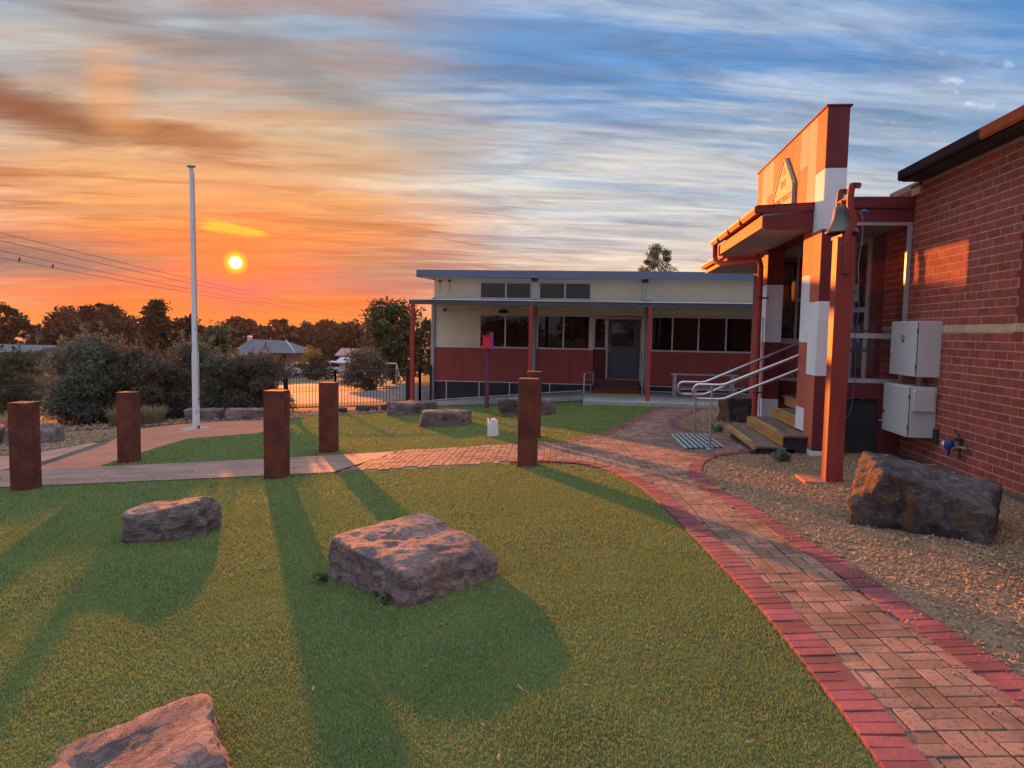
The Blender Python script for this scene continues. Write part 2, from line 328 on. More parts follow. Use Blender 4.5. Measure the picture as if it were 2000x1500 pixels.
# ------------------------------------------------------------------ mesh helpers
ORI = {}
def link(o, parent=None):
    COL.objects.link(o)
    if parent is not None: o.parent = parent
    return o
def origin(parent):
    return ORI.get(parent.name, Vector((0, 0, 0))) if parent is not None else Vector((0, 0, 0))
def tag(o, label=None, cat=None, group=None, kind=None):
    if label: o['label'] = label
    if cat: o['category'] = cat
    if group: o['group'] = group
    if kind: o['kind'] = kind
    return o
def thing(name, label, cat, loc, group=None):
    o = bpy.data.objects.new(name, None); o.empty_display_size = .1; link(o); o.location = loc
    ORI[o.name] = Vector(loc); return tag(o, label, cat, group)
class MB:
    def __init__(s): s.v = []; s.f = []
    def add(s, vs, fs):
        b = len(s.v); s.v += [tuple(map(float, p)) for p in vs]; s.f += [tuple(i + b for i in f) for f in fs]; return s
    def box(s, x0, x1, y0, y1, z0, z1, R=None, c=None):
        vs = [(x, y, z) for z in (z0, z1) for y in (y0, y1) for x in (x0, x1)]
        if R is not None: c = Vector(c); vs = [tuple(R @ (Vector(p) - c) + c) for p in vs]
        return s.add(vs, [(0, 2, 3, 1), (4, 5, 7, 6), (0, 1, 5, 4), (2, 6, 7, 3), (0, 4, 6, 2), (1, 3, 7, 5)])
    def tube(s, path, r, n=10, caps=True):
        P = [Vector(p) for p in path]; rs = r if isinstance(r, (list, tuple)) else [r] * len(P); b = len(s.v)
        ref = Vector((0, 0, 1)); up = None
        for i, p in enumerate(P):
            t = (P[min(i + 1, len(P) - 1)] - P[max(i - 1, 0)]).normalized()
            if up is None: up = t.orthogonal().normalized()
            up = (up - t * up.dot(t)).normalized(); sd = t.cross(up)
            for k in range(n):
                a = 2 * pi * k / n; s.v.append(tuple(p + (up * cos(a) + sd * sin(a)) * rs[i]))
        for i in range(len(P) - 1):
            for k in range(n):
                k2 = (k + 1) % n; s.f.append((b + i * n + k, b + i * n + k2, b + (i + 1) * n + k2, b + (i + 1) * n + k))
        if caps:
            s.f.append(tuple(b + k for k in reversed(range(n)))); s.f.append(tuple(b + (len(P) - 1) * n + k for k in range(n)))
        return s
    def prism(s, poly, ax, a0, a1):
        """poly in the two other axes (order xyz without ax), extruded from a0 to a1"""
        n = len(poly); vs = []
        for a in (a0, a1):
            for p in poly:
                q = list(p); q.insert(ax, a); vs.append(tuple(q))
        return s.add(vs, [tuple(range(n)), tuple(range(2 * n - 1, n - 1, -1))] + [(i, i + n, (i + 1) % n + n, (i + 1) % n) for i in range(n)])
    def lathe(s, c, prof, n=24, ax=2):
        b = len(s.v); c = Vector(c)
        for r, h in prof:
            for k in range(n):
                a = 2 * pi * k / n
                o = [r * cos(a), r * sin(a)]; o.insert(ax, h); s.v.append(tuple(c + Vector(o)))
        for i in range(len(prof) - 1):
            for k in range(n):
                k2 = (k + 1) % n; s.f.append((b + i * n + k, b + i * n + k2, b + (i + 1) * n + k2, b + (i + 1) * n + k))
        return s
    def build(s, name, m, parent=None, smooth=False, bevel=0., loc=None):
        me = bpy.data.meshes.new(name)
        o = origin(parent) if loc is None else Vector(loc)
        me.from_pydata([(x - o.x, y - o.y, z - o.z) for x, y, z in s.v], [], s.f)
        bm = bmesh.new(); bm.from_mesh(me); bmesh.ops.recalc_face_normals(bm, faces=bm.faces); bm.to_mesh(me); bm.free()
        if smooth: me.shade_smooth()
        me.materials.append(MAT[m])
        ob = bpy.data.objects.new(name, me); link(ob, parent)
        if loc is not None and parent is None: ob.location = o; ORI[ob.name] = o
        elif parent is not None: ORI[ob.name] = o
        if smooth == 'auto':
            for p in me.polygons: p.use_smooth = True
            me.set_sharp_from_angle(angle=radians(35))
        if bevel:
            bv = ob.modifiers.new('bevel', 'BEVEL'); bv.width = bevel; bv.segments = 2; bv.limit_method = 'ANGLE'; bv.angle_limit = radians(40)
        return ob
def box(name, m, parent, x0, x1, y0, y1, z0, z1, bevel=.004):
    return MB().box(x0, x1, y0, y1, z0, z1).build(name, m, parent, bevel=bevel)
def npmesh(name, V, F, m, parent=None, smooth=False):
    """F: (n,k) int array"""
    me = bpy.data.meshes.new(name); V = np.asarray(V, np.float32); F = np.asarray(F, np.int32); n, k = F.shape
    me.vertices.add(len(V)); me.vertices.foreach_set('co', V.ravel())
    me.loops.add(n * k); me.loops.foreach_set('vertex_index', F.ravel())
    me.polygons.add(n); me.polygons.foreach_set('loop_start', np.arange(0, n * k, k, dtype=np.int32))
    me.polygons.foreach_set('loop_total', np.full(n, k, np.int32))
    if smooth: me.polygons.foreach_set('use_smooth', np.ones(n, bool))
    me.update(calc_edges=True); me.materials.append(MAT[m])
    return link(bpy.data.objects.new(name, me), parent)
def sheet(name, poly, off, m, kind='structure', cell=.5, parent=None):
    """a ground sheet inside a plan polygon, following the terrain, `off` above it"""
    bm = bmesh.new(); vs = [bm.verts.new((x, y, 0)) for x, y in poly]; bm.faces.new(vs)
    bmesh.ops.triangulate(bm, faces=bm.faces[:])
    xs = [p[0] for p in poly]; ys = [p[1] for p in poly]
    for ax, lo, hi in ((0, min(xs), max(xs)), (1, min(ys), max(ys))):
        a = math.floor(lo / cell) * cell + cell
        while a < hi:
            co = [0, 0, 0]; co[ax] = a; no = [0, 0, 0]; no[ax] = 1
            bmesh.ops.bisect_plane(bm, geom=bm.verts[:] + bm.edges[:] + bm.faces[:], plane_co=co, plane_no=no, dist=1e-6); a += cell
    for v in bm.verts: v.co.z = G(v.co.x, v.co.y) + off
    bmesh.ops.recalc_face_normals(bm, faces=bm.faces)
    if sum(f.normal.z for f in bm.faces) < 0: bmesh.ops.reverse_faces(bm, faces=bm.faces)
    me = bpy.data.meshes.new(name); bm.to_mesh(me); bm.free(); me.materials.append(MAT[m])
    o = link(bpy.data.objects.new(name, me), parent)
    if parent is None: tag(o, kind=kind)
    return o
def inside(poly, X, Y):
    X = np.asarray(X); Y = np.asarray(Y); r = np.zeros(X.shape, bool); n = len(poly)
    for i in range(n):
        x0, y0 = poly[i]; x1, y1 = poly[(i + 1) % n]
        if y0 == y1: continue
        c = ((y0 > Y) != (y1 > Y)) & (X < (x1 - x0) * (Y - y0) / (y1 - y0) + x0); r ^= c
    return r
def edist(line, X, Y):
    X = np.asarray(X, float); Y = np.asarray(Y, float); best = np.full(X.shape, 1e9)
    for (x0, y0), (x1, y1) in zip(line, line[1:]):
        dx, dy = x1 - x0, y1 - y0; t = np.clip(((X - x0) * dx + (Y - y0) * dy) / (dx * dx + dy * dy), 0, 1)
        best = np.minimum(best, np.hypot(X - x0 - t * dx, Y - y0 - t * dy))
    return best
def smoothline(pts, step=.12):
    """Catmull-Rom through the points"""
    P = [np.array(p, float) for p in pts]; P = [2 * P[0] - P[1]] + P + [2 * P[-1] - P[-2]]; out = []
    for i in range(1, len(P) - 2):
        n = max(2, int(np.linalg.norm(P[i + 1] - P[i]) / step))
        for k in range(n):
            t = k / n
            out.append(tuple(.5 * (2 * P[i] + (P[i + 1] - P[i - 1]) * t + (2 * P[i - 1] - 5 * P[i] + 4 * P[i + 1] - P[i + 2]) * t * t + (3 * P[i] - P[i - 1] - 3 * P[i + 1] + P[i + 2]) * t ** 3)))
    out.append(tuple(P[-2])); return out
def text_mesh(name, body, size, m, parent, M, depth=.002, sx=1., align='CENTER', spacing=1.):
    cu = bpy.data.curves.new(name, 'FONT'); cu.body = body; cu.size = size; cu.extrude = depth; cu.align_x = align; cu.align_y = 'CENTER'; cu.space_line = spacing
    to = bpy.data.objects.new('tmp', cu); COL.objects.link(to)
    me = bpy.data.meshes.new_from_object(to.evaluated_get(bpy.context.evaluated_depsgraph_get()))
    bpy.data.objects.remove(to); bpy.data.curves.remove(cu)
    me.transform(Matrix.Translation(-origin(parent)) @ M @ Matrix.Diagonal((sx, 1, 1, 1))); me.materials.clear(); me.materials.append(MAT[m]); me.name = name
    return link(bpy.data.objects.new(name, me), parent)
#SPLIT
# ================================================================== the setting: ground sheets
def build_ground():
    def axis(fine0, fine1, step, far):
        a = list(np.arange(fine0, fine1 + 1e-6, step)); d = step; lo, hi = fine0, fine1; L, H = [], []
        while hi < far: d *= 1.45; hi += d; lo -= d; H.append(hi); L.append(lo)
        return np.array(L[::-1] + a + H)
    xs, ys = axis(-20, 8, .5, 600), axis(-3, 27, .5, 600)
    XX, YY = np.meshgrid(xs, ys); Z = gz(XX, YY); Z = np.where(YY < -3, gz(XX, -3.), Z)
    V = np.stack([XX, YY, Z], -1).reshape(-1, 3); nx, ny = len(xs), len(ys)
    i = np.arange(ny - 1)[:, None] * nx + np.arange(nx - 1)[None]
    o = npmesh('ground', V, np.stack([i, i + 1, i + nx + 1, i + nx], -1).reshape(-1, 4), 'ground'); tag(o, kind='structure')
build_ground()

EDGE_L = smoothline([(.95, -2), (1.04, 1), (1.05, 2.62), (1.03, 3.23), (.97, 4.21), (.85, 5.37), (.71, 6.52), (.56, 7.57), (.34, 8.49), (.07, 9.18), (-.27, 9.62), (-.75, 9.86), (-1.2, 9.86)])
ARM_S = [(-2.54, 9.60), (-4.19, 9.34), (-5.82, 9.16), (-7.68, 8.98), (-9.5, 8.80), (-13, 8.5)]
ARM_N = [(-13, 10.4), (-9.69, 10.50), (-7.9, 10.60), (-5.61, 10.92), (-4.28, 11.12), (-2.21, 11.62)]
EDGE_T = smoothline([(-1.28, 11.78), (-.52, 12.0), (.08, 12.82), (.42, 13.9), (.72, 15.11), (1.05, 16.5), (1.34, 17.78), (1.75, 19.55)])
EDGE_R2 = smoothline([(3.0, 19.55), (2.55, 18.3), (2.08, 16.73), (1.75, 15.5), (1.62, 14.3), (1.72, 13.1), (2.2, 12.55)])
EDGE_R = smoothline([(2.2, 10.10), (1.80, 9.98), (1.52, 9.62), (1.36, 9.13), (1.27, 8.4), (1.33, 7.67), (1.45, 6.96), (1.57, 6.25), (1.67, 5.47), (1.75, 4.9), (1.80, 4.37), (1.85, 3.91), (1.90, 3.4), (1.97, 2.4), (2.02, 1), (2.1, -2)])
XJ = -3.55        # control joint: pavers to the right of it, stamped slab to the left
PATH = EDGE_L + ARM_S + ARM_N + EDGE_T + EDGE_R2 + [(2.95, 12.55), (2.95, 10.10)] + EDGE_R
path = sheet('path', PATH, .008, 'joint')
SLAB = [(-3.54, 9.45)] + ARM_S[1:] + ARM_N[:-1] + [(-3.20, 11.38)]
sheet('path_slab', SLAB, .020, 'slab')
LAWN_S = EDGE_L + ARM_S + [(-13, -2)]
LAWN_N = [(-8.0, 10.62), (-8.15, 11.21), (-8.35, 12.19), (-8.65, 13.68), (-8.74, 14.45), (-7.53, 15.14), (-7.39, 16.01), (-7.97, 17.72), (-7.91, 19.1), (-7.34, 19.5), (-5.64, 19.75), (-4.6, 20.9), (-2.3, 20.9), (-.36, 20.9), (-.36, 19.55), (1.75, 19.55)] + EDGE_T[::-1][1:] + ARM_N[::-1][:-2]
sheet('lawn', LAWN_S, .004, 'turf_base'); sheet('back_lawn', LAWN_N, .004, 'turf_base')
APRON = [(-7.95, 10.58), (-8.15, 11.21), (-8.35, 12.19), (-8.65, 13.68), (-8.74, 14.45), (-7.53, 15.14), (-7.39, 16.01), (-8.1, 17.9), (-8.9, 18.5), (-9.7, 18.75), (-10.5, 18.71), (-11.4, 18.19), (-11.8, 17.2), (-10.75, 14.8), (-10.3, 14.0), (-9.25, 10.9), (-9.2, 10.54)]
sheet('apron', APRON, .010, 'apron')
sheet('apron_strip', [(-9.62, 11.3), (-9.75, 10.52), (-13, 10.42), (-13, 11.3), (-10.92, 12.84), (-10.93, 14.38), (-10.66, 14.2)], .008, 'apron_pink')
BED = EDGE_R[:0:-1] + [(2.95, 10.1), (3.95, 10.1), (3.95, -2)]
sheet('gravel_bed', BED, .006, 'gravel_bed')
BED2 = EDGE_R2 + [(4.5, 12.55), (4.5, 19.55)]
sheet('garden_bed', BED2, .006, 'gravel_bed')
sheet('mulch_bed', [(-7.95, 19.12), (-8.2, 18.4), (-8.9, 18.6), (-9.7, 18.85), (-10.6, 18.85), (-11.6, 18.3), (-12.2, 17.6), (-16, 16.5), (-20, 16.0), (-20, 24.5), (-5.7, 24.5), (-5.7, 19.9)], .006, 'mulch')
sheet('gravel_area', [(-11.85, 17.2), (-10.8, 14.8), (-10.96, 14.4), (-10.95, 12.9), (-13, 11.4), (-20, 12), (-20, 15.9), (-16, 16.4), (-12.3, 17.5)], .006, 'gravel_bed')
sheet('court', [(-26, 25.5), (-3, 24.6), (-3, 34.5), (-26, 35)], .01, 'court', cell=3)
sheet('dry_grass', [(-60, 36), (-3, 35), (-3, 60), (-60, 62)], .01, 'dry_grass_ground', cell=4)
sheet('driveway', [(-42, 41.5), (-14, 41), (-14, 47), (-42, 48)], .02, 'court', cell=4)

# ---------------------------------------------------------------- pavers
rng = np.random.default_rng(4)
PW, PL = .089, .178
def paver_mesh(name, l, w, m, h=.022):
    bm = bmesh.new(); bmesh.ops.create_cube(bm, size=1)
    for v in bm.verts:
        v.co = Vector((v.co.x * (l - .007), v.co.y * (w - .007), (v.co.z - .5) * h))
    bmesh.ops.bevel(bm, geom=[e for e in bm.edges if all(v.co.z > -.001 for v in e.verts)], offset=.003, segments=1, affect='EDGES')
    me = bpy.data.meshes.new(name); bm.to_mesh(me); bm.free(); me.materials.append(MAT[m]); return me
def build_pavers():
    items = []   # x, y, angle, kind, lift
    a0 = radians(3.5)
    ca, sa = cos(a0), sin(a0)
    for i in range(-60, 60):
        for j in range(-40, 130):
            u, w = i * PL, j * PL
            for k in (-.5, .5):
                if (i + j) % 2: cu, cw, an = u, w + k * PW, a0
                else: cu, cw, an = u + k * PW, w, a0 + pi / 2
                items.append((cu * ca - cw * sa, cu * sa + cw * ca, an, 0))
    A = np.array(items); ok = inside(PATH, A[:, 0], A[:, 1]) & (A[:, 0] > XJ) & (A[:, 1] > -.5)
    ok &= ~inside([(2.0, 9.9), (3.2, 9.9), (3.2, 12.6), (2.3, 12.6)], A[:, 0], A[:, 1])
    for e in (EDGE_L, EDGE_R, EDGE_T, EDGE_R2): ok &= edist(e, A[:, 0], A[:, 1]) > .125
    ok &= edist(ARM_S[:2] + [(-1.2, 9.86)][::-1], A[:, 0], A[:, 1]) > .05
    ok &= A[:, 0] > XJ + .06 + (A[:, 1] - 9.6) * .17
    A = A[ok]
    B = []
    for e, sgn in ((EDGE_L, 1), (EDGE_R, 1), (EDGE_T, 1), (EDGE_R2, 1)):
        pts = np.array(e); seg = np.hypot(*np.diff(pts, axis=0).T); s = np.r_[0, np.cumsum(seg)]
        for t in np.arange(PW / 2, s[-1] - PW / 2, PW):
            k = min(np.searchsorted(s, t) - 1, len(seg) - 1); f = (t - s[k]) / seg[k]; p = pts[k] * (1 - f) + pts[k + 1] * f
            d = (pts[min(k + 2, len(pts) - 1)] - pts[max(k - 1, 0)]); d /= np.hypot(*d)
            nrm = np.array([d[1], -d[0]])                       # to the right of travel = inside the path
            q = p + nrm * (PL / 2 - .002)
            if q[1] > -.5: B.append((q[0], q[1], math.atan2(nrm[1], nrm[0]), 1))
    A = np.vstack([A, np.array(B)])
    D = np.hypot(A[:, 0], A[:, 1])
    # visible ones nearest to the camera first
    vis = (A[:, 1] > 2.2)
    order = np.argsort(np.where(vis, D, D + 100)); A = A[order]
    mf, mb_ = paver_mesh('paver', PL, PW, 'paver_field'), paver_mesh('paver', PL, PW, 'paver_border')
    R = random.Random(3); rest = {0: [[], []], 1: [[], []]}
    nrmv = Vector((-.068, .022, 1)).normalized()
    for n, (x, y, an, kd) in enumerate(A):
        h = .024 if kd == 0 else .029
        z = G(x, y) + h + R.uniform(-.003, .002)
        e = .05; gx = (G(x + e, y) - G(x - e, y)) / (2 * e); gy = (G(x, y + e) - G(x, y - e)) / (2 * e)
        q = Vector((0, 0, 1)).rotation_difference(Vector((-gx, -gy, 1)).normalized())
        M = Matrix.Translation((x, y, z)) @ q.to_matrix().to_4x4() @ Matrix.Rotation(an + R.uniform(-.014, .014), 4, 'Z') @ Matrix.Rotation(R.uniform(-.012, .012), 4, 'X') @ Matrix.Rotation(R.uniform(-.008, .008), 4, 'Y')
        if n < 300:
            o = bpy.data.objects.new('paver', mf if kd == 0 else mb_); link(o, path); o.matrix_local = M
        else:
            V, F = rest[int(kd)]; b = len(V); me = mf if kd == 0 else mb_
            V += [tuple(M @ v.co) for v in me.vertices]; F += [tuple(i + b for i in p.vertices) for p in me.polygons]
    for kd, nm in ((0, 'paver_field'), (1, 'paver_border')):
        V, F = rest[kd]; me = bpy.data.meshes.new('far_pavers'); me.from_pydata(V, [], F); me.materials.append(MAT[nm + '_far'])
        tag(link(bpy.data.objects.new('far_pavers', me), path), kind='stuff')
def island_variant(src, name, amt=.3):
    M = MAT[src].copy(); M.name = name; t = M.node_tree
    for n in t.nodes:
        if n.type == 'OBJECT_INFO':
            gnode = t.nodes.new('ShaderNodeNewGeometry')
            for l in list(n.outputs['Random'].links): t.links.new(gnode.outputs['Random Per Island'], l.to_socket)
    MAT[name] = M
island_variant('paver_field', 'paver_field_far'); island_variant('paver_border', 'paver_border_far'); island_variant('brick', 'brick_far')
build_pavers()
MB().box(-.004, .004, -1.05, 1.05, 0, .012).build('control_joint', 'base_black', None)
_j = bpy.data.objects['control_joint']; _j.location = (-3.37, 10.40, G(-3.37, 10.4) + .013); _j.rotation_euler = (-.022, -.068, -.165); tag(_j, kind='structure')

# ---------------------------------------------------------------- artificial turf: real blades, denser and finer near the camera
def build_turf(name, poly, zones, seed):
    r = np.random.default_rng(seed); Vs, Fs, b = [], [], 0
    xs = [p[0] for p in poly]; ys = [p[1] for p in poly]
    for d0, d1, dens, h, w in zones:
        x0, x1, y0, y1 = max(min(xs), -d1), min(max(xs), d1), max(min(ys), -.5), min(max(ys), d1)
        if y1 <= y0: continue
        n = int((x1 - x0) * (y1 - y0) * dens); X, Y = r.uniform(x0, x1, n), r.uniform(y0, y1, n); D = np.hypot(X, Y)
        ok = (D >= d0) & (D < d1) & inside(poly, X, Y) & (np.abs(X + Y * .117) < Y * .78 + .8)      # a little wider than the view
        X, Y = X[ok], Y[ok]; n = len(X); Z = gz(X, Y) + .004
        a = r.uniform(0, 2 * pi, n); ln = r.uniform(.15, .8, n); hh = h * r.uniform(.65, 1.2, n); ww = w * r.uniform(.7, 1.3, n)
        b2 = r.uniform(0, 2 * pi, n); cx, cy = np.cos(b2) * ww / 2, np.sin(b2) * ww / 2
        mx, my = X + np.cos(a) * ln * hh * .35, Y + np.sin(a) * ln * hh * .35; tx, ty = X + np.cos(a) * ln * hh, Y + np.sin(a) * ln * hh
        V = np.stack([np.stack([X - cx, Y - cy, Z], -1), np.stack([X + cx, Y + cy, Z], -1), np.stack([mx + cx * .8, my + cy * .8, Z + hh * .65], -1),
                      np.stack([mx - cx * .8, my - cy * .8, Z + hh * .65], -1), np.stack([tx, ty, Z + hh * (1 - .25 * ln)], -1)], 1).reshape(-1, 3)
        i = np.arange(n)[:, None] * 5 + b
        Fs += [i + [[0, 1, 2]], i + [[0, 2, 3]], i + [[3, 2, 4]]]; Vs.append(V); b += n * 5
    o = npmesh(name, np.vstack(Vs), np.vstack(Fs), 'turf'); return o
Z_ = [(0, 3.6, 19000, .014, .0042), (3.6, 5.5, 11500, .015, .0055), (5.5, 8.5, 5600, .017, .008), (8.5, 13, 2500, .019, .012), (13, 24, 1100, .022, .02)]
tag(build_turf('turf', LAWN_S, Z_, 1), 'short green artificial turf of the front lawn around the boulders', 'turf', kind='stuff')
tag(build_turf('turf', LAWN_N, Z_, 2), 'short green artificial turf of the back lawn below the cream building', 'turf', kind='stuff')

# ---------------------------------------------------------------- loose gravel and litter
def chips(name, poly, dens, size, m, seed, lift=.004, label=None, cat='gravel', zone=None, parent=None):
    r = np.random.default_rng(seed); xs = [p[0] for p in poly]; ys = [p[1] for p in poly]
    n = int((max(xs) - min(xs)) * (max(ys) - min(ys)) * dens); X, Y = r.uniform(min(xs), max(xs), n), r.uniform(min(ys), max(ys), n)
    ok = inside(poly, X, Y) & (Y > 1.5)
    if zone is not None: ok &= zone(X, Y, r)
    X, Y = X[ok], Y[ok]; n = len(X); D = np.hypot(X, Y); s = size * r.lognormal(0, .4, n) * (1 + D * .03)
    base = np.array([(1, 0, 0), (0, 1, 0), (-1, 0, 0), (0, -1, 0), (0, 0, 1), (0, 0, -1)], float)
    P = base[None] * (s[:, None] * r.uniform(.5, 1.3, (n, 3)) * np.array([1, .75, .55]))[:, None, :] + r.normal(0, .12, (n, 6, 3)) * s[:, None, None]
    A = r.normal(0, 1, (n, 4)); A[:, 1:3] *= .45; A /= np.linalg.norm(A, axis=1)[:, None]; q0, q1, q2, q3 = A.T
    Rm = np.stack([np.stack([1 - 2 * (q2 * q2 + q3 * q3), 2 * (q1 * q2 - q0 * q3), 2 * (q1 * q3 + q0 * q2)], -1), np.stack([2 * (q1 * q2 + q0 * q3), 1 - 2 * (q1 * q1 + q3 * q3), 2 * (q2 * q3 - q0 * q1)], -1),
                   np.stack([2 * (q1 * q3 - q0 * q2), 2 * (q2 * q3 + q0 * q1), 1 - 2 * (q1 * q1 + q2 * q2)], -1)], 1)
    P = np.einsum('nij,nkj->nki', Rm, P) + np.stack([X, Y, gz(X, Y) + lift + s * .25], -1)[:, None]
    f = np.array([(0, 1, 4), (1, 2, 4), (2, 3, 4), (3, 0, 4), (1, 0, 5), (2, 1, 5), (3, 2, 5), (0, 3, 5)])
    F = (np.arange(n)[:, None, None] * 6 + f[None]).reshape(-1, 3)
    o = npmesh(name, P.reshape(-1, 3), F, m, parent); return tag(o, label, cat if label else None, kind='stuff')
chips('gravel', BED, 3400, .0085, 'pebbles', 5, label='loose tan gravel in the bed between path and brick wall')
chips('gravel', BED2, 900, .012, 'pebbles', 6, label='loose tan gravel in the bed left of the timber steps')
chips('gravel', [(-11.85, 17.2), (-10.8, 14.8), (-10.96, 14.4), (-10.95, 12.9), (-13, 11.4), (-16, 11.7), (-16, 16.4), (-12.3, 17.5)], 350, .016, 'pebbles', 7, label='grey gravel area behind the left bollards')
chips('leaf_litter', [(-7.95, 19.12), (-8.2, 18.4), (-9.7, 18.85), (-11.6, 18.3), (-16, 16.5), (-17, 20), (-5.7, 21), (-5.7, 19.9)], 150, .02, 'pebbles', 8, label='scattered leaf litter on the dark mulch under the shrubs', cat='litter')
chips('gravel_spill', PATH, 800, .0055, 'pebbles', 9, lift=.026, label='stray gravel bits spilt along the right edge of the path', zone=lambda X, Y, r: ((edist(EDGE_R, X, Y) < np.abs(r.normal(0, .17, X.shape))) | (r.random(X.shape) < .03)) & (Y < 10))
def lawn_litter():
    R = random.Random(8); n = 0
    b = MB()
    for _ in range(90):
        y = 2.4 + 7 * R.random() ** 1.5; x = R.uniform(-.72 * y - .3, .55 * y)
        if not inside(LAWN_S, np.array([x]), np.array([y]))[0]: continue
        z = G(x, y) + .022; a = R.uniform(0, pi); l = R.uniform(.006, .022) * (2 if R.random() < .12 else 1); w = R.uniform(.003, .008)
        u = Vector((cos(a), sin(a), R.uniform(-.2, .3))) * l; v = Vector((-sin(a), cos(a), R.uniform(-.2, .2))) * w; c = Vector((x, y, z))
        t = Vector((0, 0, .003))
        b.add([c - u, c + v * .8, c + u, c - v, c + t], [(0, 1, 4), (1, 2, 4), (2, 3, 4), (3, 0, 4), (0, 3, 2, 1)])
    tag(b.build('lawn_litter', 'litter', None), 'tiny bits of dry leaf and twig lying on the front lawn', 'litter', kind='stuff')
lawn_litter()
#SPLIT
# ================================================================== brick school building on the right
WX = 4.115                                  # street face of the brick wall
A = thing('brick_building', 'red brick school building with panelled porch and parapet on the right', 'building', (WX, 8.0, 0.0))
def build_brick_wall():
    core = MB()
    core.box(WX + .0028, WX + .25, 7.685, 11.04, -.4, 3.645).box(WX + .0028, WX + .25, 6.2, 7.685, -.4, 1.658).box(WX + .0028, WX + .25, 6.2, 7.685, 3.24, 3.645).box(WX + .0028, WX + .25, 3.1, 6.2, -.4, 3.645)
    wall = core.build('brick_wall', 'mortar', A)
    bricks = []; ch, bl, jn = .0909, .253, .0105
    def run(z, y0, y1, shift, cream, proud=0.):
        y = y0 - (bl / 2 if shift else 0)
        while y < y1 - .02:
            a, b = max(y, y0), min(y + bl, y1)
            if b - a > .03: bricks.append((a + jn / 2 if a > y0 else a, b - jn / 2 if b < y1 else b, z, cream, proud))
            y += bl
    k = 0; z = 1.658 - 22 * ch
    while z < 3.64:
        cream = abs(z - 1.658) < .01
        if z + ch > 3.65: break
        if z < 1.70: run(z, 3.1, 11.03, k % 2, cream, .004 if cream else 0)
        elif z < 3.2: run(z, 7.685, 11.03, k % 2, False); run(z, 3.1, 6.2, k % 2, False)
        else: run(z, 3.1, 11.03, k % 2, False)
        k += 1; z += ch
    def cube(lx, ly, lz):
        bm = bmesh.new(); bmesh.ops.create_cube(bm, size=1)
        for v in bm.verts: v.co = Vector((v.co.x * lx, v.co.y * ly, v.co.z * lz))
        bmesh.ops.bevel(bm, geom=bm.edges[:], offset=.002, segments=1, affect='EDGES')
        me = bpy.data.meshes.new('brick'); bm.to_mesh(me); bm.free(); return me
    cache = {}; R = random.Random(5); o0 = origin(wall)
    def d(b): return sqrt((b[0]) ** 2 + (b[2] - 1.6) ** 2) + (50 if (b[0] < 7.25 or b[0] > 10.2) else 0)
    bricks.sort(key=d); V, F = [], []
    for n, (a, b, z, cream, proud) in enumerate(bricks):
        L = round(b - a, 3); key = (L, cream)
        if key not in cache:
            me = cube(.05, L, .0804); me.materials.append(MAT['brick_cream' if cream else 'brick']); cache[key] = me
        px = WX + .025 - proud + R.uniform(-.0012, .0012); M = Matrix.Translation(Vector((px, (a + b) / 2, z + .0455)) - o0)
        if n < 300 or cream:
            ob = bpy.data.objects.new('brick', cache[key]); link(ob, wall); ob.matrix_local = M
        else:
            q = len(V); V += [tuple(M @ v.co) for v in cache[key].vertices]; F += [tuple(i + q for i in p.vertices) for p in cache[key].polygons]
    me = bpy.data.meshes.new('far_bricks'); me.from_pydata(V, [], F); me.materials.append(MAT['brick_far']); tag(link(bpy.data.objects.new('far_bricks', me), wall), kind='stuff')
    # window reveal at the right edge, sill bricks and glass
    rv = MB().box(WX + .02, WX + .13, 7.683, 7.70, 1.76, 3.23).build('window_reveal', 'brick', A)
    w = MB().box(WX + .10, WX + .15, 7.64, 7.682, 1.76, 3.23).box(WX + .10, WX + .15, 6.22, 6.26, 1.76, 3.23).box(WX + .10, WX + .15, 6.26, 7.64, 1.76, 1.80).box(WX + .10, WX + .15, 6.26, 7.64, 3.19, 3.23).build('window', 'frame_alu', A)
    box('pane', 'glass_dark', w, WX + .118, WX + .13, 6.26, 7.64, 1.80, 3.19, 0)
    y = 7.70
    while y > 6.15:
        MB().box(WX - .022, WX + .12, y - .080, y, 1.670, 1.755).build('sill_brick', 'brick_cream', A, bevel=.003); y -= .0905
build_brick_wall()
# eave and gutter over the brick wall
rf = MB().prism([(3.85, 3.705), (3.85, 3.612), (4.36, 3.65), (9.0, 4.5), (9.0, 4.6)], 1, 3.1, 9.94).build('roof', 'roof_dark', A)
MB().prism([(3.80, 3.73), (3.80, 3.635), (3.815, 3.608), (3.855, 3.608), (3.855, 3.72)], 1, 3.1, 9.96).build('gutter', 'eave_brown', rf)
MB().box(3.86, 4.11, 9.945, 9.965, 3.60, 3.735).build('barge_board', 'eave_brown', rf)
box('soffit', 'base_black', A, 3.86, 4.105, 3.12, 9.93, 3.60, 3.610, 0)
box('capping', 'brick_cream', A, WX - .03, WX + .24, 9.97, 10.22, 3.457, 3.56)
MB().box(WX - .035, WX + .25, 9.966, 10.24, 3.563, 3.60).build('capping', 'paint_maroon', A, bevel=.004)

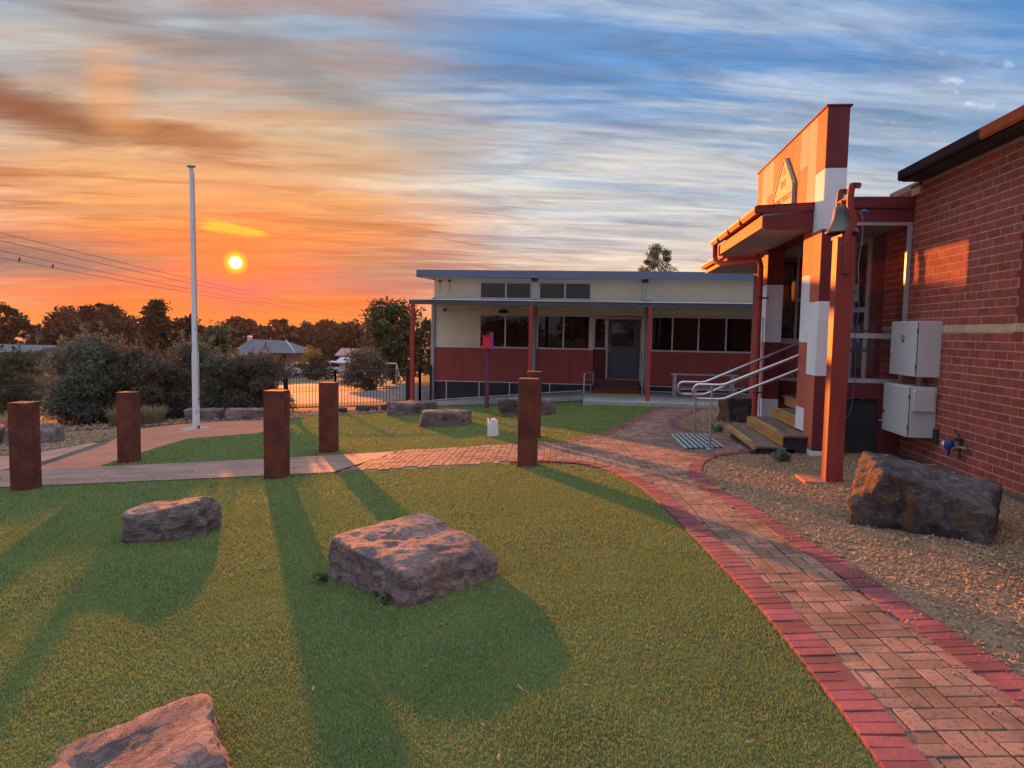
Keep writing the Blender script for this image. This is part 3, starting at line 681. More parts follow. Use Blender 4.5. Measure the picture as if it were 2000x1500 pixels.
# ---- porch: parapet slab with panels on its left face and near end
PX, PT = 2.86, .26
def panel(y0, y1, z0, z1, m):
    """one sheet on the left face, with screw heads"""
    p = MB().box(PX - .012, PX, y0 + .003, y1 - .003, z0 + .003, z1 - .003).build('panel', m, A, bevel=.002)
    s = MB()
    for yy in (y0 + .05, y1 - .05):
        for zz in (z0 + .06, z1 - .06): s.lathe((PX - .012, yy, zz), [(.006, 0), (.006, -.002), (.0, -.003)], 6, 0)
    s.build('screw', 'frame_alu' if m == 'paint_white' else 'paint_maroon', p)['kind'] = 'stuff'
def endpanel(z0, z1, m, y=9.80):
    p = MB().box(PX - .010, PX + PT, y - .012, y, z0 + .003, z1 - .003).build('panel', m, A, bevel=.002)
    s = MB()
    for xx in (PX + .05, PX + PT - .05):
        for zz in (z0 + .06, z1 - .06): s.lathe((xx, y - .012, zz), [(.006, 0), (.006, -.002), (.0, -.003)], 6, 1)
    s.build('screw', 'frame_alu' if m == 'paint_white' else 'paint_maroon', p)['kind'] = 'stuff'
MB().box(PX + .001, PX + PT - .002, 9.801, 13.80, 3.03, 4.52).box(PX + .001, PX + PT - .002, 9.801, 10.62, -.12, 3.029).box(PX + .001, PX + PT - .002, 12.75, 13.36, -.3, 3.029).build('parapet', 'paint_maroon', A)
MB().box(PX - .03, PX + PT + .03, 9.775, 13.83, 4.521, 4.545).build('parapet_capping', 'paint_maroon', A, bevel=.004)
RD, WH, SA = 'paint_red', 'paint_white', 'panel_salmon'
Y0, SW = 9.80, .40
for i in range(10):
    ya, yb = Y0 + i * SW, Y0 + (i + 1) * SW
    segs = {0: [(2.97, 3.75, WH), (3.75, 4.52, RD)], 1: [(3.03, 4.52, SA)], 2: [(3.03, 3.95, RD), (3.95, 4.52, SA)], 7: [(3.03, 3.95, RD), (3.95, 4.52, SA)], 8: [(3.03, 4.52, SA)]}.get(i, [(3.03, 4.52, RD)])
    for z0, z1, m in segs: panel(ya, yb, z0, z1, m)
for z0, z1, m in [(-.10, .08, WH), (.08, 1.07, RD), (1.07, 2.05, WH), (2.05, 2.97, RD)]: panel(9.80, 10.21, z0, z1, m)
for z0, z1, m in [(.28, .60, WH), (.60, 1.50, RD), (1.50, 2.43, WH), (2.43, 3.03, RD)]: panel(10.21, 10.62, z0, z1, m)
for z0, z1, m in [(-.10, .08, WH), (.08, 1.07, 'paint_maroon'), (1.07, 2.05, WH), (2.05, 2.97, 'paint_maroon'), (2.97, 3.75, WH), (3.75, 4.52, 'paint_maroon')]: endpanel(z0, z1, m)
for z0, z1, m in [(-.28, .50, WH), (.50, 1.47, RD), (1.47, 2.45, WH), (2.45, 3.03, RD)]: panel(12.75, 13.06, z0, z1, m); panel(13.06, 13.36, z0, z1, m)
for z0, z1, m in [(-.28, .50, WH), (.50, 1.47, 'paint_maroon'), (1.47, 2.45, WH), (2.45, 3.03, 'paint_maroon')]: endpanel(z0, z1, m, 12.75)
# ---- porch canopy
cn = MB().prism([(2.20, 3.05), (2.848, 3.05), (2.848, 3.33), (2.20, 3.24)], 1, 10.21, 13.85).build('canopy', 'soffit', A)
MB().box(2.178, 2.199, 10.19, 13.87, 3.045, 3.215).build('fascia', 'paint_red', cn, bevel=.003)
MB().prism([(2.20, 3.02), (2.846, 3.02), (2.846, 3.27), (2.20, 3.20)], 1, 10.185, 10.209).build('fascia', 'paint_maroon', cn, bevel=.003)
MB().prism([(2.07, 3.235), (2.846, 3.275), (2.846, 3.37), (2.07, 3.325)], 1, 10.165, 10.184).build('barge_capping', 'paint_maroon', cn, bevel=.003)
MB().prism([(2.09, 3.33), (2.85, 3.372), (2.85, 3.384), (2.09, 3.342)], 1, 10.16, 13.9).build('roof_sheet', 'paint_maroon', cn)
def gutter(y0, y1, x, z, nm, par):
    g = MB(); prof = [(x + .10, z), (x + .10, z - .085), (x + .03, z - .09), (x, z - .03), (x, z + .0), (x + .008, z), (x + .012, z - .028), (x + .036, z - .08), (x + .092, z - .078), (x + .092, z)]
    return g.prism(prof, 1, y0, y1).build(nm, 'paint_bell_post', par, bevel=.002)
gt = gutter(10.19, 14.0, 2.07, 3.325, 'gutter', cn)
for yy in (11.2, 12.2, 13.2): MB().box(2.063, 2.175, yy, yy + .02, 3.23, 3.33).build('bracket', 'paint_maroon', cn)
def arc(c, r, a0, a1, n, fu): return [fu(c, r, a0 + (a1 - a0) * i / n) for i in range(n + 1)]
dp = [(2.12, 13.75, 3.24), (2.12, 13.75, 3.02), (2.135, 13.68, 2.93), (2.20, 13.55, 2.88), (2.62, 12.72, 2.86), (2.685, 12.60, 2.83), (2.70, 12.57, 2.74), (2.70, 12.57, -.2)]
MB().tube(dp, .045, 14).build('downpipe', 'paint_post', A, smooth='auto')
for zz in (2.2, .6): MB().lathe((2.70, 12.57, zz), [(.045, 0), (.052, 0), (.052, .03), (.045, .03)], 14).box(2.70, 2.85, 12.56, 12.58, zz, zz + .03).build('pipe_clip', 'paint_maroon', A)
MB().tube([(2.80, 12.70, -.2), (2.80, 12.70, 1.9)], .016, 8).build('conduit', 'paint_white', A, smooth='auto')
# porch ceiling, roof slab and the lower roof beyond
box('ceiling', 'soffit', A, 3.13, 6.0, 10.24, 13.79, 3.13, 3.17, 0)
box('porch_roof', 'paint_maroon', A, 3.13, 6.0, 10.235, 13.79, 3.175, 3.43)
MB().box(3.125, 4.14, 10.17, 10.23, 3.128, 3.30).box(3.125, 4.145, 10.15, 10.23, 3.303, 3.45).build('screen_fascia', 'paint_maroon', A, bevel=.003)
c2 = MB().prism([(2.42, 2.96), (3.9, 2.96), (3.9, 3.4), (2.42, 3.10)], 1, 14.1, 16.75).build('rear_canopy', 'soffit', A)
MB().box(2.395, 2.419, 14.08, 16.78, 2.955, 3.06).build('fascia', 'paint_red', c2); gutter(14.05, 16.8, 2.29, 3.13, 'gutter', c2)
MB().prism([(2.42, 2.93), (3.9, 2.93), (3.9, 3.42), (2.42, 3.12)], 1, 14.05, 14.098).build('fascia', 'paint_maroon', c2)
box('rear_wall', 'brick_far', A, 3.4, 8.0, 14.1, 16.5, -.4, 2.955)
# ---- glazed screen on the near side of the porch
sc = MB().box(3.13, 4.112, 10.18, 10.23, 3.078, 3.126).box(4.055, 4.112, 10.18, 10.23, .97, 3.078).box(3.13, 4.055, 10.175, 10.235, 1.574, 1.642).box(3.13, 4.055, 10.175, 10.235, .97, 1.03).build('screen_frame', 'frame_alu', A, bevel=.003)
box('pane', 'glass_clear', sc, 3.13, 4.055, 10.20, 10.208, 1.642, 3.078, 0); box('pane', 'glass_clear', sc, 3.13, 4.055, 10.20, 10.208, 1.03, 1.574, 0)
MB().box(3.125, 4.11, 10.185, 10.23, .76, .965).box(3.82, 4.11, 10.185, 10.23, -.1, .757).build('screen_apron', 'paint_maroon', A, bevel=.003)
box('underfloor_panel', 'base_black', A, 3.125, 3.817, 10.24, 10.27, -.15, .75, 0)
# ---- porch interior
box('porch_floor', 'timber_tread', A, 3.2, 4.2, 10.28, 13.0, .52, .572, 0)
box('far_side_wall', 'paint_rose', A, 3.125, 4.14, 13.0, 13.06, .3, 1.44); box('sill', 'frame_alu', A, 3.125, 4.14, 12.97, 13.06, 1.445, 1.54)
box('kick_board', 'frame_alu', A, 3.125, 4.14, 12.975, 12.998, .80, .86); box('kick_panel', 'paint_maroon', A, 3.125, 4.14, 12.98, 12.999, .58, .797)
w2 = MB().box(3.125, 4.14, 13.0, 13.05, 2.94, 3.12).box(3.125, 3.17, 13.0, 13.05, 1.545, 2.94).box(3.40, 3.44, 13.0, 13.05, 1.545, 2.94).box(4.10, 4.14, 13.0, 13.05, 1.545, 2.94).box(3.44, 4.10, 13.0, 13.05, 2.2, 2.24).build('window', 'column_grey', A, bevel=.003)
box('pane', 'glass_refl', w2, 3.17, 3.40, 13.02, 13.03, 1.545, 2.94, 0); box('pane', 'glass_refl', w2, 3.44, 4.10, 13.02, 13.03, 1.545, 2.20, 0); box('pane', 'glass_refl', w2, 3.44, 4.10, 13.02, 13.03, 2.24, 2.94, 0)
box('dark_reveal', 'paint_maroon', A, 4.14, 4.6, 11.045, 11.62, .4, 3.12, 0)
dr = MB().box(4.115, 4.175, 11.63, 11.69, .57, 3.11).box(4.115, 4.175, 11.72, 11.77, .57, 3.11).box(4.115, 4.175, 12.30, 12.36, .57, 3.11).box(4.115, 4.175, 12.92, 12.98, .57, 3.11).box(4.12, 4.17, 11.77, 12.30, 1.98, 2.06).box(4.12, 4.17, 12.36, 12.92, 1.98, 2.06).box(4.12, 4.17, 11.77, 12.92, 3.04, 3.11).build('entry_door', 'frame_white', A, bevel=.003)
for ya, yb in ((11.77, 12.30), (12.36, 12.92)):
    for za, zb in ((.60, 1.98), (2.06, 3.04)): box('pane', 'glass_refl', dr, 4.14, 4.15, ya, yb, za, zb, 0)
MB().tube([(4.10, 11.82, 1.5), (4.06, 11.82, 1.5), (4.06, 11.82, 1.75), (4.10, 11.82, 1.75)], .012, 8).build('handle', 'steel_rail', dr, smooth='auto')
sg = box('office_sign', 'paper', None, 4.103, 4.108, 12.02, 12.33, 2.15, 2.43, 0); tag(sg, 'white paper OFFICE sign inside the glazed porch door', 'sign')
text_mesh('lettering', 'OFFICE', .09, 'ink', sg, Matrix.Translation((4.102, 12.175, 2.29)) @ Matrix.Rotation(-pi / 2, 4, 'Z') @ Matrix.Rotation(pi / 2, 4, 'X'), .0005, .9)

# ---- plaque on the parapet
pq = thing('school_plaque', 'timber house-shaped school plaque with carved lettering on the orange parapet', 'plaque', (PX - .03, 11.75, 3.3))
poly = [(12.35, 3.36), (11.17, 3.36), (11.17, 3.84), (11.72, 4.33), (12.35, 3.80)]
MB().prism(poly, 0, PX - .055, PX - .0135).build('board', 'plaque', pq, bevel=.004)
for a, b in zip([poly[i] for i in (1, 2, 3, 4)], [poly[i] for i in (2, 3, 4, 0)]):
    d = Vector((b[0] - a[0], b[1] - a[1])).normalized(); n = Vector((-d.y, d.x)) * .025
    if n.dot(Vector((11.76 - a[0], 3.7 - a[1]))) < 0: n = -n
    MB().prism([a, b, (b[0] + n.x, b[1] + n.y), (a[0] + n.x, a[1] + n.y)], 0, PX - .066, PX - .056).build('rim', 'plaque', pq)
TM = lambda y, z: Matrix.Translation((PX - .056, y, z)) @ Matrix.Rotation(-pi / 2, 4, 'Z') @ Matrix.Rotation(pi / 2, 4, 'X')
MB().prism([(11.84, 4.07), (11.60, 4.07), (11.72, 4.19)], 0, PX - .06, PX - .056).build('window_mark', 'plaque_text', pq)
text_mesh('lettering', '2041', .17, 'plaque_text', pq, TM(11.74, 3.93), .003)
text_mesh('lettering', 'CRESWICK NORTH P.S.', .135, 'plaque_text', pq, TM(11.76, 3.69), .003, .80)
text_mesh('lettering', 'Est. 1979', .17, 'plaque_text', pq, TM(11.74, 3.50), .003)
for ya, yb in ((11.32, 11.50), (11.98, 12.18)): MB().box(PX - .058, PX - .0555, ya, yb, 3.815, 3.825).build('line_mark', 'plaque_text', pq)

# ---- entry steps
st = thing('entry_steps', 'timber entry steps with orange risers up to the brick building porch', 'steps', (2.4, 11.1, -.05))
XS, ZS = [2.14, 2.50, 2.862, 3.2], [.09, .25, .41, .57]
for i in range(3):
    y0, y1 = (9.95, 12.2) if i < 2 else (10.632, 12.10)
    x0, x1 = XS[i], XS[i + 1] + .02
    for k in range(3):
        xa = x0 + .028 + (x1 - x0 - .028) * k / 3; xb = x0 + .028 + (x1 - x0 - .028) * (k + 1) / 3
        MB().box(xa, xb - .005, y0, y1, ZS[i] - .03, ZS[i]).build('tread_board', 'timber_tread', st, bevel=.003)
    MB().box(x0, x0 + .026, y0 - .005, y1 + .005, ZS[i] - (.05 if i == 0 else .148), ZS[i] - .002).build('riser', 'timber_riser', st, bevel=.003)
    MB().box(x0 + .03, x0 + .085, y0 + (.45 if i < 2 else .02), y1 - .05, ZS[i] + .001, ZS[i] + .006).build('nosing_strip', 'nosing', st)
    MB().box(x0 + (.10 if i == 0 else .04), XS[i + 1] + .2, y0 + .04, y1 - .06, -.25, ZS[i] - .035).build('base_board', 'base_black', st)
MB().box(3.19, 3.214, 10.63, 12.60, .42, .568).build('riser', 'timber_riser', st)
# ---- handrails
def handrail(y, xt, zt, slope, xpost, label, xe):
    h = thing('handrail', label, 'handrail', (xpost, y, G(xpost, y)), 'handrails of the entry steps')
    xl = xt - .40; r = .021
    def f(z0):
        return [(xt, y, z0), (xt + .06, y, z0 + .012), (xe, y, z0 + (xe - xt) * slope)]
    zb = zt - .205
    loop = [(xl + .09, y, zt)] + [(xl + .0 + .09 - .09 * sin(a), y, zt - .09 + .09 * cos(a)) for a in (.4, .8, 1.2, pi / 2)] + [(xl + .09 - .09 * sin(a), y, zb + .09 + .09 * cos(a)) for a in (pi / 2 + .3, pi / 2 + .8, pi / 2 + 1.2, pi)]
    MB().tube([(xe, y, zt + (xe - xt) * slope), (xt + .05, y, zt + .012), (xt - .03, y, zt)] + loop + [(xt - .03, y, zb), (xt + .05, y, zb + .012), (xe, y, zb + (xe - xt) * slope)], r, 12).build('rail', 'steel_rail', h, smooth='auto')
    MB().tube([(xpost, y, G(xpost, y)), (xpost, y, zt - .01)], .019, 12).build('post', 'steel_rail', h, smooth='auto')
    MB().lathe((xpost, y, G(xpost, y) + .02), [(.0, .012), (.055, .012), (.06, 0), (.06, -.03)], 16).build('base_plate', 'steel_rail', h, smooth='auto')
handrail(10.56, 1.795, .865, .435, 1.66, 'near steel handrail with looped end, post standing on the striped mat', 2.84)
handrail(12.22, 1.765, .785, .452, 1.66, 'far steel handrail behind the other one beside the entry steps', 3.3)
for yy, z0 in ((11.0, 1.62), (11.0, 1.42)):
    pass
pr = thing('porch_rail', 'steel rail inside the glazed porch seen through the lower panes', 'handrail', (3.6, 10.9, .57))
MB().tube([(3.15, 10.9, 1.28), (3.45, 10.9, 1.40), (4.09, 10.9, 1.40)], .02, 10).tube([(3.15, 10.9, 1.56), (3.45, 10.9, 1.68), (4.09, 10.9, 1.68)], .016, 10).build('rail', 'steel_rail', pr, smooth='auto')
MB().tube([(3.6, 10.9, .57), (3.6, 10.9, 1.68)], .018, 10).build('post', 'steel_rail', pr, smooth='auto')
# ---- striped mat
dm = thing('door_mat', 'dark grey striped rubber mat in front of the entry steps', 'mat', (1.6, 11.4, G(1.6, 11.4) + .03))
n = 15; x0, x1 = 1.29, 1.86
for k in range(n):
    xa = x0 + (x1 - x0) * k / n; b = MB(); pts = []
    xb = xa + (x1 - x0) / n * .98
    hh = .012 if k % 2 else .017
    b.add([(x, y, G(x, y) + .03 + dz) for dz in (0, hh) for (x, y) in ((xa + .16 * 0, 12.40), (xb, 12.40), (xb + .02, 10.60), (xa + .02, 10.60))], [(0, 1, 2, 3), (7, 6, 5, 4), (0, 4, 5, 1), (1, 5, 6, 2), (2, 6, 7, 3), (3, 7, 4, 0)])
    b.build('strip', 'mat_light' if k % 2 == 0 else 'mat_dark', dm)

# ---- bell post, bell, rope
BX, BY = 2.545, 7.975
bp = thing('bell_post', 'red square timber post carrying the school bell beside the boulder', 'post', (BX, BY, G(BX, BY)))
MB().box(BX - .088, BX + .088, BY - .085, BY + .085, G(BX, BY) - .05, 2.63).build('post', 'paint_bell_post', bp, bevel=.006)
MB().box(BX - .30, BX + .28, BY - .10, BY + .30, G(BX, BY) - .04, G(BX, BY) + .018).build('footing_slab', 'apron', bp, bevel=.006)
for zz in (.55, .30): MB().lathe((BX + .03, BY - .085, zz), [(.014, 0), (.014, -.008), (.006, -.012), (0, -.012)], 10, 1).build('bolt', 'paint_bell_post', bp)
def strap(yc, side, nm, z_add=0.):
    pts = [(BX + .0, 2.25), (BX, 2.62), (BX + .03, 2.70), (BX + .055, 2.76), (BX + .05, 2.83), (BX + .015, 2.93), (BX + .01, 3.03 + z_add), (BX + .02, 3.14 + z_add), (BX + .035, 3.17 + z_add), (BX + .065, 3.175 + z_add), (BX + .078, 3.15 + z_add), (BX + .065, 3.12 + z_add)]
    b = MB(); w, t = .032, .012
    sm_ = smoothline(pts, .02)
    n = len(sm_)
    for i, (x, z) in enumerate(sm_): b.v += [(x - w, yc - t, z), (x + w, yc - t, z), (x + w, yc + t, z), (x - w, yc + t, z)]
    for i in range(n - 1):
        for k in range(4): b.f.append((i * 4 + k, i * 4 + (k + 1) % 4, i * 4 + 4 + (k + 1) % 4, i * 4 + 4 + k))
    b.f += [(3, 2, 1, 0), ((n - 1) * 4, (n - 1) * 4 + 1, (n - 1) * 4 + 2, (n - 1) * 4 + 3)]
    return b.build(nm, 'paint_bell_post', bp, smooth='auto')
strap(BY - .10, 1, 'bracket_strap'); strap(BY + .24, 1, 'bracket_strap')
for zz in (2.33, 2.55): MB().lathe((BX, BY - .112, zz), [(.013, 0), (.013, -.01), (0, -.013)], 8, 1).build('bolt', 'paint_bell_post', bp)
MB().box(BX - .05, BX + .05, BY - .085, BY + .26, 2.632, 2.66).build('bracket_arm', 'paint_bell_post', bp)
bl = thing('school_bell', 'weathered bronze bell hanging between the red scrolled straps', 'bell', (BX, BY + .07, 2.68))
BC = (BX + .0, BY + .07, 2.68)
KB = .9
prof = [(.185, 0), (.19, .012), (.178, .03), (.150, .07), (.125, .13), (.112, .19), (.105, .25), (.09, .285), (.05, .30), (.0, .303)]
prof = [(a * KB, b) for a, b in prof]
MB().lathe(BC, prof, 32).lathe(BC, [(.16, .004), (.125, .07), (.098, .14), (.08, .25), (0, .28)], 32).build('dome', 'bell_bronze', bl, smooth='auto')
MB().tube([(BX, BY + .07, 2.97), (BX, BY + .07, 3.03)], .03, 10).tube([(BX, BY - .09, 3.03), (BX, BY + .23, 3.03)], .018, 10).build('yoke', 'paint_bell_post', bl, smooth='auto')
MB().tube([(BX, BY + .07, 2.94), (BX - .02, BY + .07, 2.70)], .01, 8).lathe((BX - .02, BY + .07, 2.66), [(0, -.035), (.025, -.025), (.035, 0), (.025, .025), (0, .035)], 12).build('clapper', 'base_black', bl, smooth='auto')
MB().tube([(BX + .02, BY + .1, 3.02), (BX + .10, BY + .08, 2.92), (BX + .16, BY + .06, 2.905), (BX + .20, BY + .05, 2.91)], .009, 8).build('lever', 'paint_bell_post', bl, smooth='auto')
rp = thing('bell_rope', 'thin blue cord hanging from the bell lever', 'rope', (BX + .20, BY + .05, .7))
rpt = [(BX + .19 + .012 * sin(i * .9), BY + .05 + .01 * sin(i * 1.7), 2.90 - i * .11) for i in range(20)]
MB().tube(rpt + [(BX + .14, BY + .03, .74), (BX + .10, BY + .02, .70)], .0045, 6).tube([(BX + .17, BY + .05, 2.90), (BX + .21, BY + .05, 2.915), (BX + .25, BY + .05, 2.90)], [.016, .02, .012], 8).build('cord', 'rope_blue', rp, smooth='auto')

# ---- electrical boxes, tap
def ebox(name, label, x0, y0, y1, z0, z1, hood):
    b = thing(name, label, 'utility box', (WX, (y0 + y1) / 2, z0))
    MB().box(x0 + .03, WX - .002, y0, y1, z0, z1).build('casing', 'box_grey', b, bevel=.006)
    MB().box(x0 + .022, x0 + .029, y0 + .012, y1 - .012, z0 + .012, z1 - .012).build('gasket', 'box_gap', b)
    dr_ = MB().box(x0, x0 + .021, y0 + .004, y1 - .004, z0 + .004, z1 - .004).build('door', 'box_grey', b, bevel=.006)
    MB().lathe((x0, y1 - .06, (z0 + z1) / 2 - .06), [(.02, 0), (.02, -.012), (.012, -.022), (0, -.022)], 14, 0).build('lock', 'base_black' if hood else 'steel_rail', dr_)
    for zz in (z0 + .1, z1 - .15): MB().tube([(x0 + .012, y0 - .004, zz), (x0 + .012, y0 - .004, zz + .05)], .008, 8).build('hinge', 'base_black', b)
    if hood:
        MB().prism([(x0 + .05, z1 - .06), (x0 + .05, z1 - .30), (WX - .04, z1 - .30), (WX - .04, z1 - .06), (WX - .055, z1 - .03), (x0 + .065, z1 - .03)], 1, y0 - .045, y0 - .002).build('vent_hood', 'box_grey', b, bevel=.006)
        MB().box(WX - .03, WX - .003, y0 - .11, y0 - .004, z0 - .06, z0 + .12).build('conduit_plate', 'base_black', b)
        MB().tube([(x0 - .01, y1 - .03, z0 + .13), (x0 - .05, y1 - .03, z0 + .12)], .012, 8).build('latch', 'steel_rail', b, smooth='auto')
    else:
        for r_ in range(4):
            for c_ in range(5): MB().box(x0 - .006, x0 + .002, y0 + .18 + c_ * .075, y0 + .225 + c_ * .075, z0 + .07 + r_ * .028, z0 + .078 + r_ * .028).build('vent_slot', 'box_grey', dr_)
        for r_ in (z1 - .05, z1 - .10): MB().box(x0 - .005, x0 + .002, y0 + .30, y0 + .46, r_, r_ + .006).build('vent_slot', 'box_grey', dr_)
        s = MB(); s.add([(x0 - .0015, (y0 + y1) / 2 + .05 * cos(a), z1 - .22 + .05 * sin(a)) for a in [2 * pi * i / 24 for i in range(24)]], [tuple(range(24))]).build('sticker', 'sticker_green', dr_)
        text_mesh('lettering', 'PB', .045, 'print_white', dr_, Matrix.Translation((x0 - .003, (y0 + y1) / 2, z1 - .215)) @ Matrix.Rotation(-pi / 2, 4, 'Z') @ Matrix.Rotation(pi / 2, 4, 'X'), .0004)
    return b
ebox('utility_box', 'upper grey electrical cabinet with round green sticker on the brick wall', 3.82, 9.18, 9.93, 1.12, 1.80, False)
ebox('utility_box', 'lower grey electrical cabinet with hooded side vent on the brick wall', 3.78, 9.21, 9.97, .376, 1.0, True)
cp = thing('cable_conduit', 'short pale conduit joining the two grey electrical cabinets', 'conduit', (4.04, 9.55, 1.0))
MB().tube([(4.03, 9.5, 1.001), (4.03, 9.5, 1.119)], .028, 10).tube([(4.04, 9.62, 1.001), (4.04, 9.62, 1.119)], .018, 10).build('pipe', 'nosing', cp, smooth='auto')
tp = thing('garden_tap', 'brass garden tap with blue timer fixed low on the brick wall', 'tap', (4.095, 8.420, 0.386))
MB().tube([(4.110, 8.370, 0.381), (4.075, 8.370, 0.381), (4.035, 8.440, 0.386), (4.005, 8.500, 0.366), (4.000, 8.520, 0.336)], .017, 10).tube([(4.075, 8.390, 0.386), (4.075, 8.390, 0.466)], .010, 8).build('spout', 'brass', tp, smooth='auto')
MB().lathe((4.112, 8.370, 0.381), [(0, -.01), (.034, -.008), (.036, 0)], 14, 0).build('flange', 'steel_rail', tp)
MB().tube([(4.075, 8.510, 0.256), (4.075, 8.510, 0.466), (4.065, 8.540, 0.516)], .014, 8).tube([(4.075, 8.470, 0.466), (4.075, 8.610, 0.456)], .02, 8).tube([(4.065, 8.540, 0.516), (4.055, 8.600, 0.566)], .010, 6).build('pipe', 'fence_black', tp, smooth='auto')
MB().lathe((4.015, 8.630, 0.376), [(0, -.05), (.04, -.045), (.055, 0), (.05, .05), (.03, .075), (0, .08)], 14).tube([(4.015, 8.630, 0.336), (4.015, 8.640, 0.266)], .02, 8).build('timer', 'plastic_blue', tp, smooth='auto')
MB().lathe((3.995, 8.670, 0.386), [(0, -.03), (.035, -.03), (.035, .03), (0, .03)], 12, 1).build('dial', 'plastic_white', tp, smooth='auto')
#SPLIT
# ================================================================== cream building across the lawn
BYW = 23.3
B = thing('cream_building', 'cream and red school building with dark verandah roof across the lawn', 'building', (2.0, BYW, -.3))
XR = 9.0
def corr(x0, x1, z0, z1, y, name, m, par, pitch=.085, amp=.012):
    n = int(round((z1 - z0) / pitch * 4)); b = MB()
    for i in range(n + 1):
        z = z0 + (z1 - z0) * i / n; yy = y - amp * (.5 + .5 * cos(2 * pi * (z - z0) / pitch)); b.v += [(x0, yy, z), (x1, yy, z)]
    for i in range(n): b.f.append((2 * i, 2 * i + 1, 2 * i + 3, 2 * i + 2))
    return b.build(name, m, par)
MB().box(-5.38, XR, BYW + .16, BYW + 7.5, -.9, 3.258).box(-3.86, -.22, BYW + .02, BYW + .159, 3.172, 3.258).box(-5.38, -5.33, BYW + .04, BYW + .159, -.9, 3.2).build('wall', 'cream_siding', B)
# siding sheets (the openings between them hold the windows)
for x0, x1, z0, z1 in [(-5.33, -3.86, 1.0, 2.60), (-5.33, -3.86, 2.60, 3.26), (-3.86, -2.14, 2.12, 2.60), (-1.96, -.22, 2.12, 2.60), (-.22, 1.50, 2.12, 2.60), (-.22, 1.40, 2.6, 3.26), (1.50, XR, 2.6, 3.26), (1.70, XR, 2.13, 2.6)]:
    corr(x0, x1, z0, z1, BYW + .03, 'siding_sheet', 'cream_siding', B)
# red panels
for x0, x1 in [(-5.33, -4.40), (-4.40, -3.19), (-3.19, -2.14), (-1.96, -.86), (-.86, -.12), (1.70, 3.2), (3.2, 4.6), (4.6, 6.0), (6.0, 9.0)]:
    MB().box(x0 + .005, x1 - .005, BYW, BYW + .03, -.105, 1.0).build('red_panel', 'paint_rose', B, bevel=.003)
MB().box(-.11, .28, BYW + .09, BYW + .12, -.3, 1.03).build('red_panel', 'paint_maroon', B)
for x0, x1 in [(-5.45, -5.335), (-2.12, -1.98), (1.52, 1.68)]: MB().box(x0, x1, BYW - .06, BYW + .05, -.85, 2.62).build('column', 'column_grey', B, bevel=.006)
for x0, x1 in [(-2.13, -1.93), (1.41, 1.49)]: MB().box(x0, x1, BYW - .02, BYW + .05, 2.63, 3.26).build('pilaster', 'frame_white', B)
# base boards and white battens
MB().box(-5.33, XR, BYW + .03, BYW + .055, -1.0, -.13).build('base_void', 'base_black', B)
for k in range(4):
    z1 = -.135 - k * .19
    for x0, x1 in ((-5.33, -2.13), (-1.97, -.12), (1.69, XR)):
        if k > 1 and x0 > -2: continue
        MB().box(x0, x1, BYW + .008, BYW + .028, z1 - .182, z1).build('base_plank', 'base_black', B, bevel=.003)
for x in (-4.93, -3.83, -2.82, -1.50, -.17): MB().box(x - .014, x + .014, BYW - .008, BYW + .006, -.95, -.13).build('batten', 'frame_white', B)
for x0, x1 in ((-5.33, -2.13), (-1.97, -.12), (1.69, XR)): MB().box(x0, x1, BYW - .014, BYW + .007, -.13, -.105).build('base_trim', 'frame_white', B)
def bwin(x0, x1, z0, z1, muls, yy=BYW, glass='glass_dark', fr=.045):
    f = MB().box(x0, x0 + fr, yy - .02, yy + .05, z0, z1).box(x1 - fr, x1, yy - .02, yy + .05, z0, z1).box(x0 + fr, x1 - fr, yy - .02, yy + .05, z1 - fr, z1).box(x0 + fr, x1 - fr, yy - .03, yy + .05, z0, z0 + fr)
    xs = [x0 + fr] + [v for m in muls for v in (m - .022, m + .022)] + [x1 - fr]
    for m in muls: f.box(m - .022, m + .022, yy - .018, yy + .05, z0 + fr, z1 - fr)
    w = f.build('window', 'frame_white', B, bevel=.003)
    for a, b in zip(xs[::2], xs[1::2]): box('pane', glass, w, a, b, yy + .012, yy + .02, z0 + fr, z1 - fr, 0)
    return w
bwin(-3.855, -2.145, 2.60, 3.16, [-2.99]); bwin(-1.92, -.225, 2.60, 3.17, [-1.07])
bwin(-3.855, -2.145, 1.005, 2.115, [-2.99]); bwin(-1.955, -.225, 1.005, 2.115, [-1.09])
MB().box(-.222, -.125, BYW - .005, BYW + .04, 1.0, 2.12).build('pilaster', 'frame_white', B)
bwin(-.115, .30, 1.035, 2.06, [], BYW + .08)
bwin(1.69, 6.05, 1.005, 2.125, [2.37, 3.18, 4.03, 4.9])
# door in its recess
dB = MB().box(.305, .345, BYW - .01, BYW + .15, .09, 2.06).box(1.375, 1.415, BYW - .01, BYW + .15, .09, 2.06).box(.345, 1.375, BYW - .01, BYW + .15, 2.02, 2.06).build('door_frame', 'frame_alu', B, bevel=.003)
dd = MB().box(.35, .46, BYW + .09, BYW + .13, .10, 2.01).box(1.16, 1.37, BYW + .09, BYW + .13, .10, 2.01).box(.46, 1.16, BYW + .09, BYW + .13, .10, 1.14).box(.46, 1.16, BYW + .09, BYW + .13, 1.88, 2.01).build('door', 'door_grey', B, bevel=.004)
box('pane', 'glass_dark', dd, .46, 1.16, BYW + .10, BYW + .11, 1.14, 1.88, 0)
MB().lathe((.40, BYW + .09, 1.0), [(.03, 0), (.03, -.01), (.012, -.015), (.012, -.04), (.03, -.05), (.03, -.07), (0, -.08)], 14, 1).lathe((.40, BYW + .09, 1.12), [(.022, 0), (.022, -.015), (0, -.016)], 12, 1).build('handle', 'steel_rail', dd, smooth='auto')
MB().lathe((.27, BYW + .03, 1.90), [(0, -.09), (.04, -.08), (.045, 0), (.03, .06), (0, .07)], 12).build('sensor', 'plastic_white', B, smooth='auto')
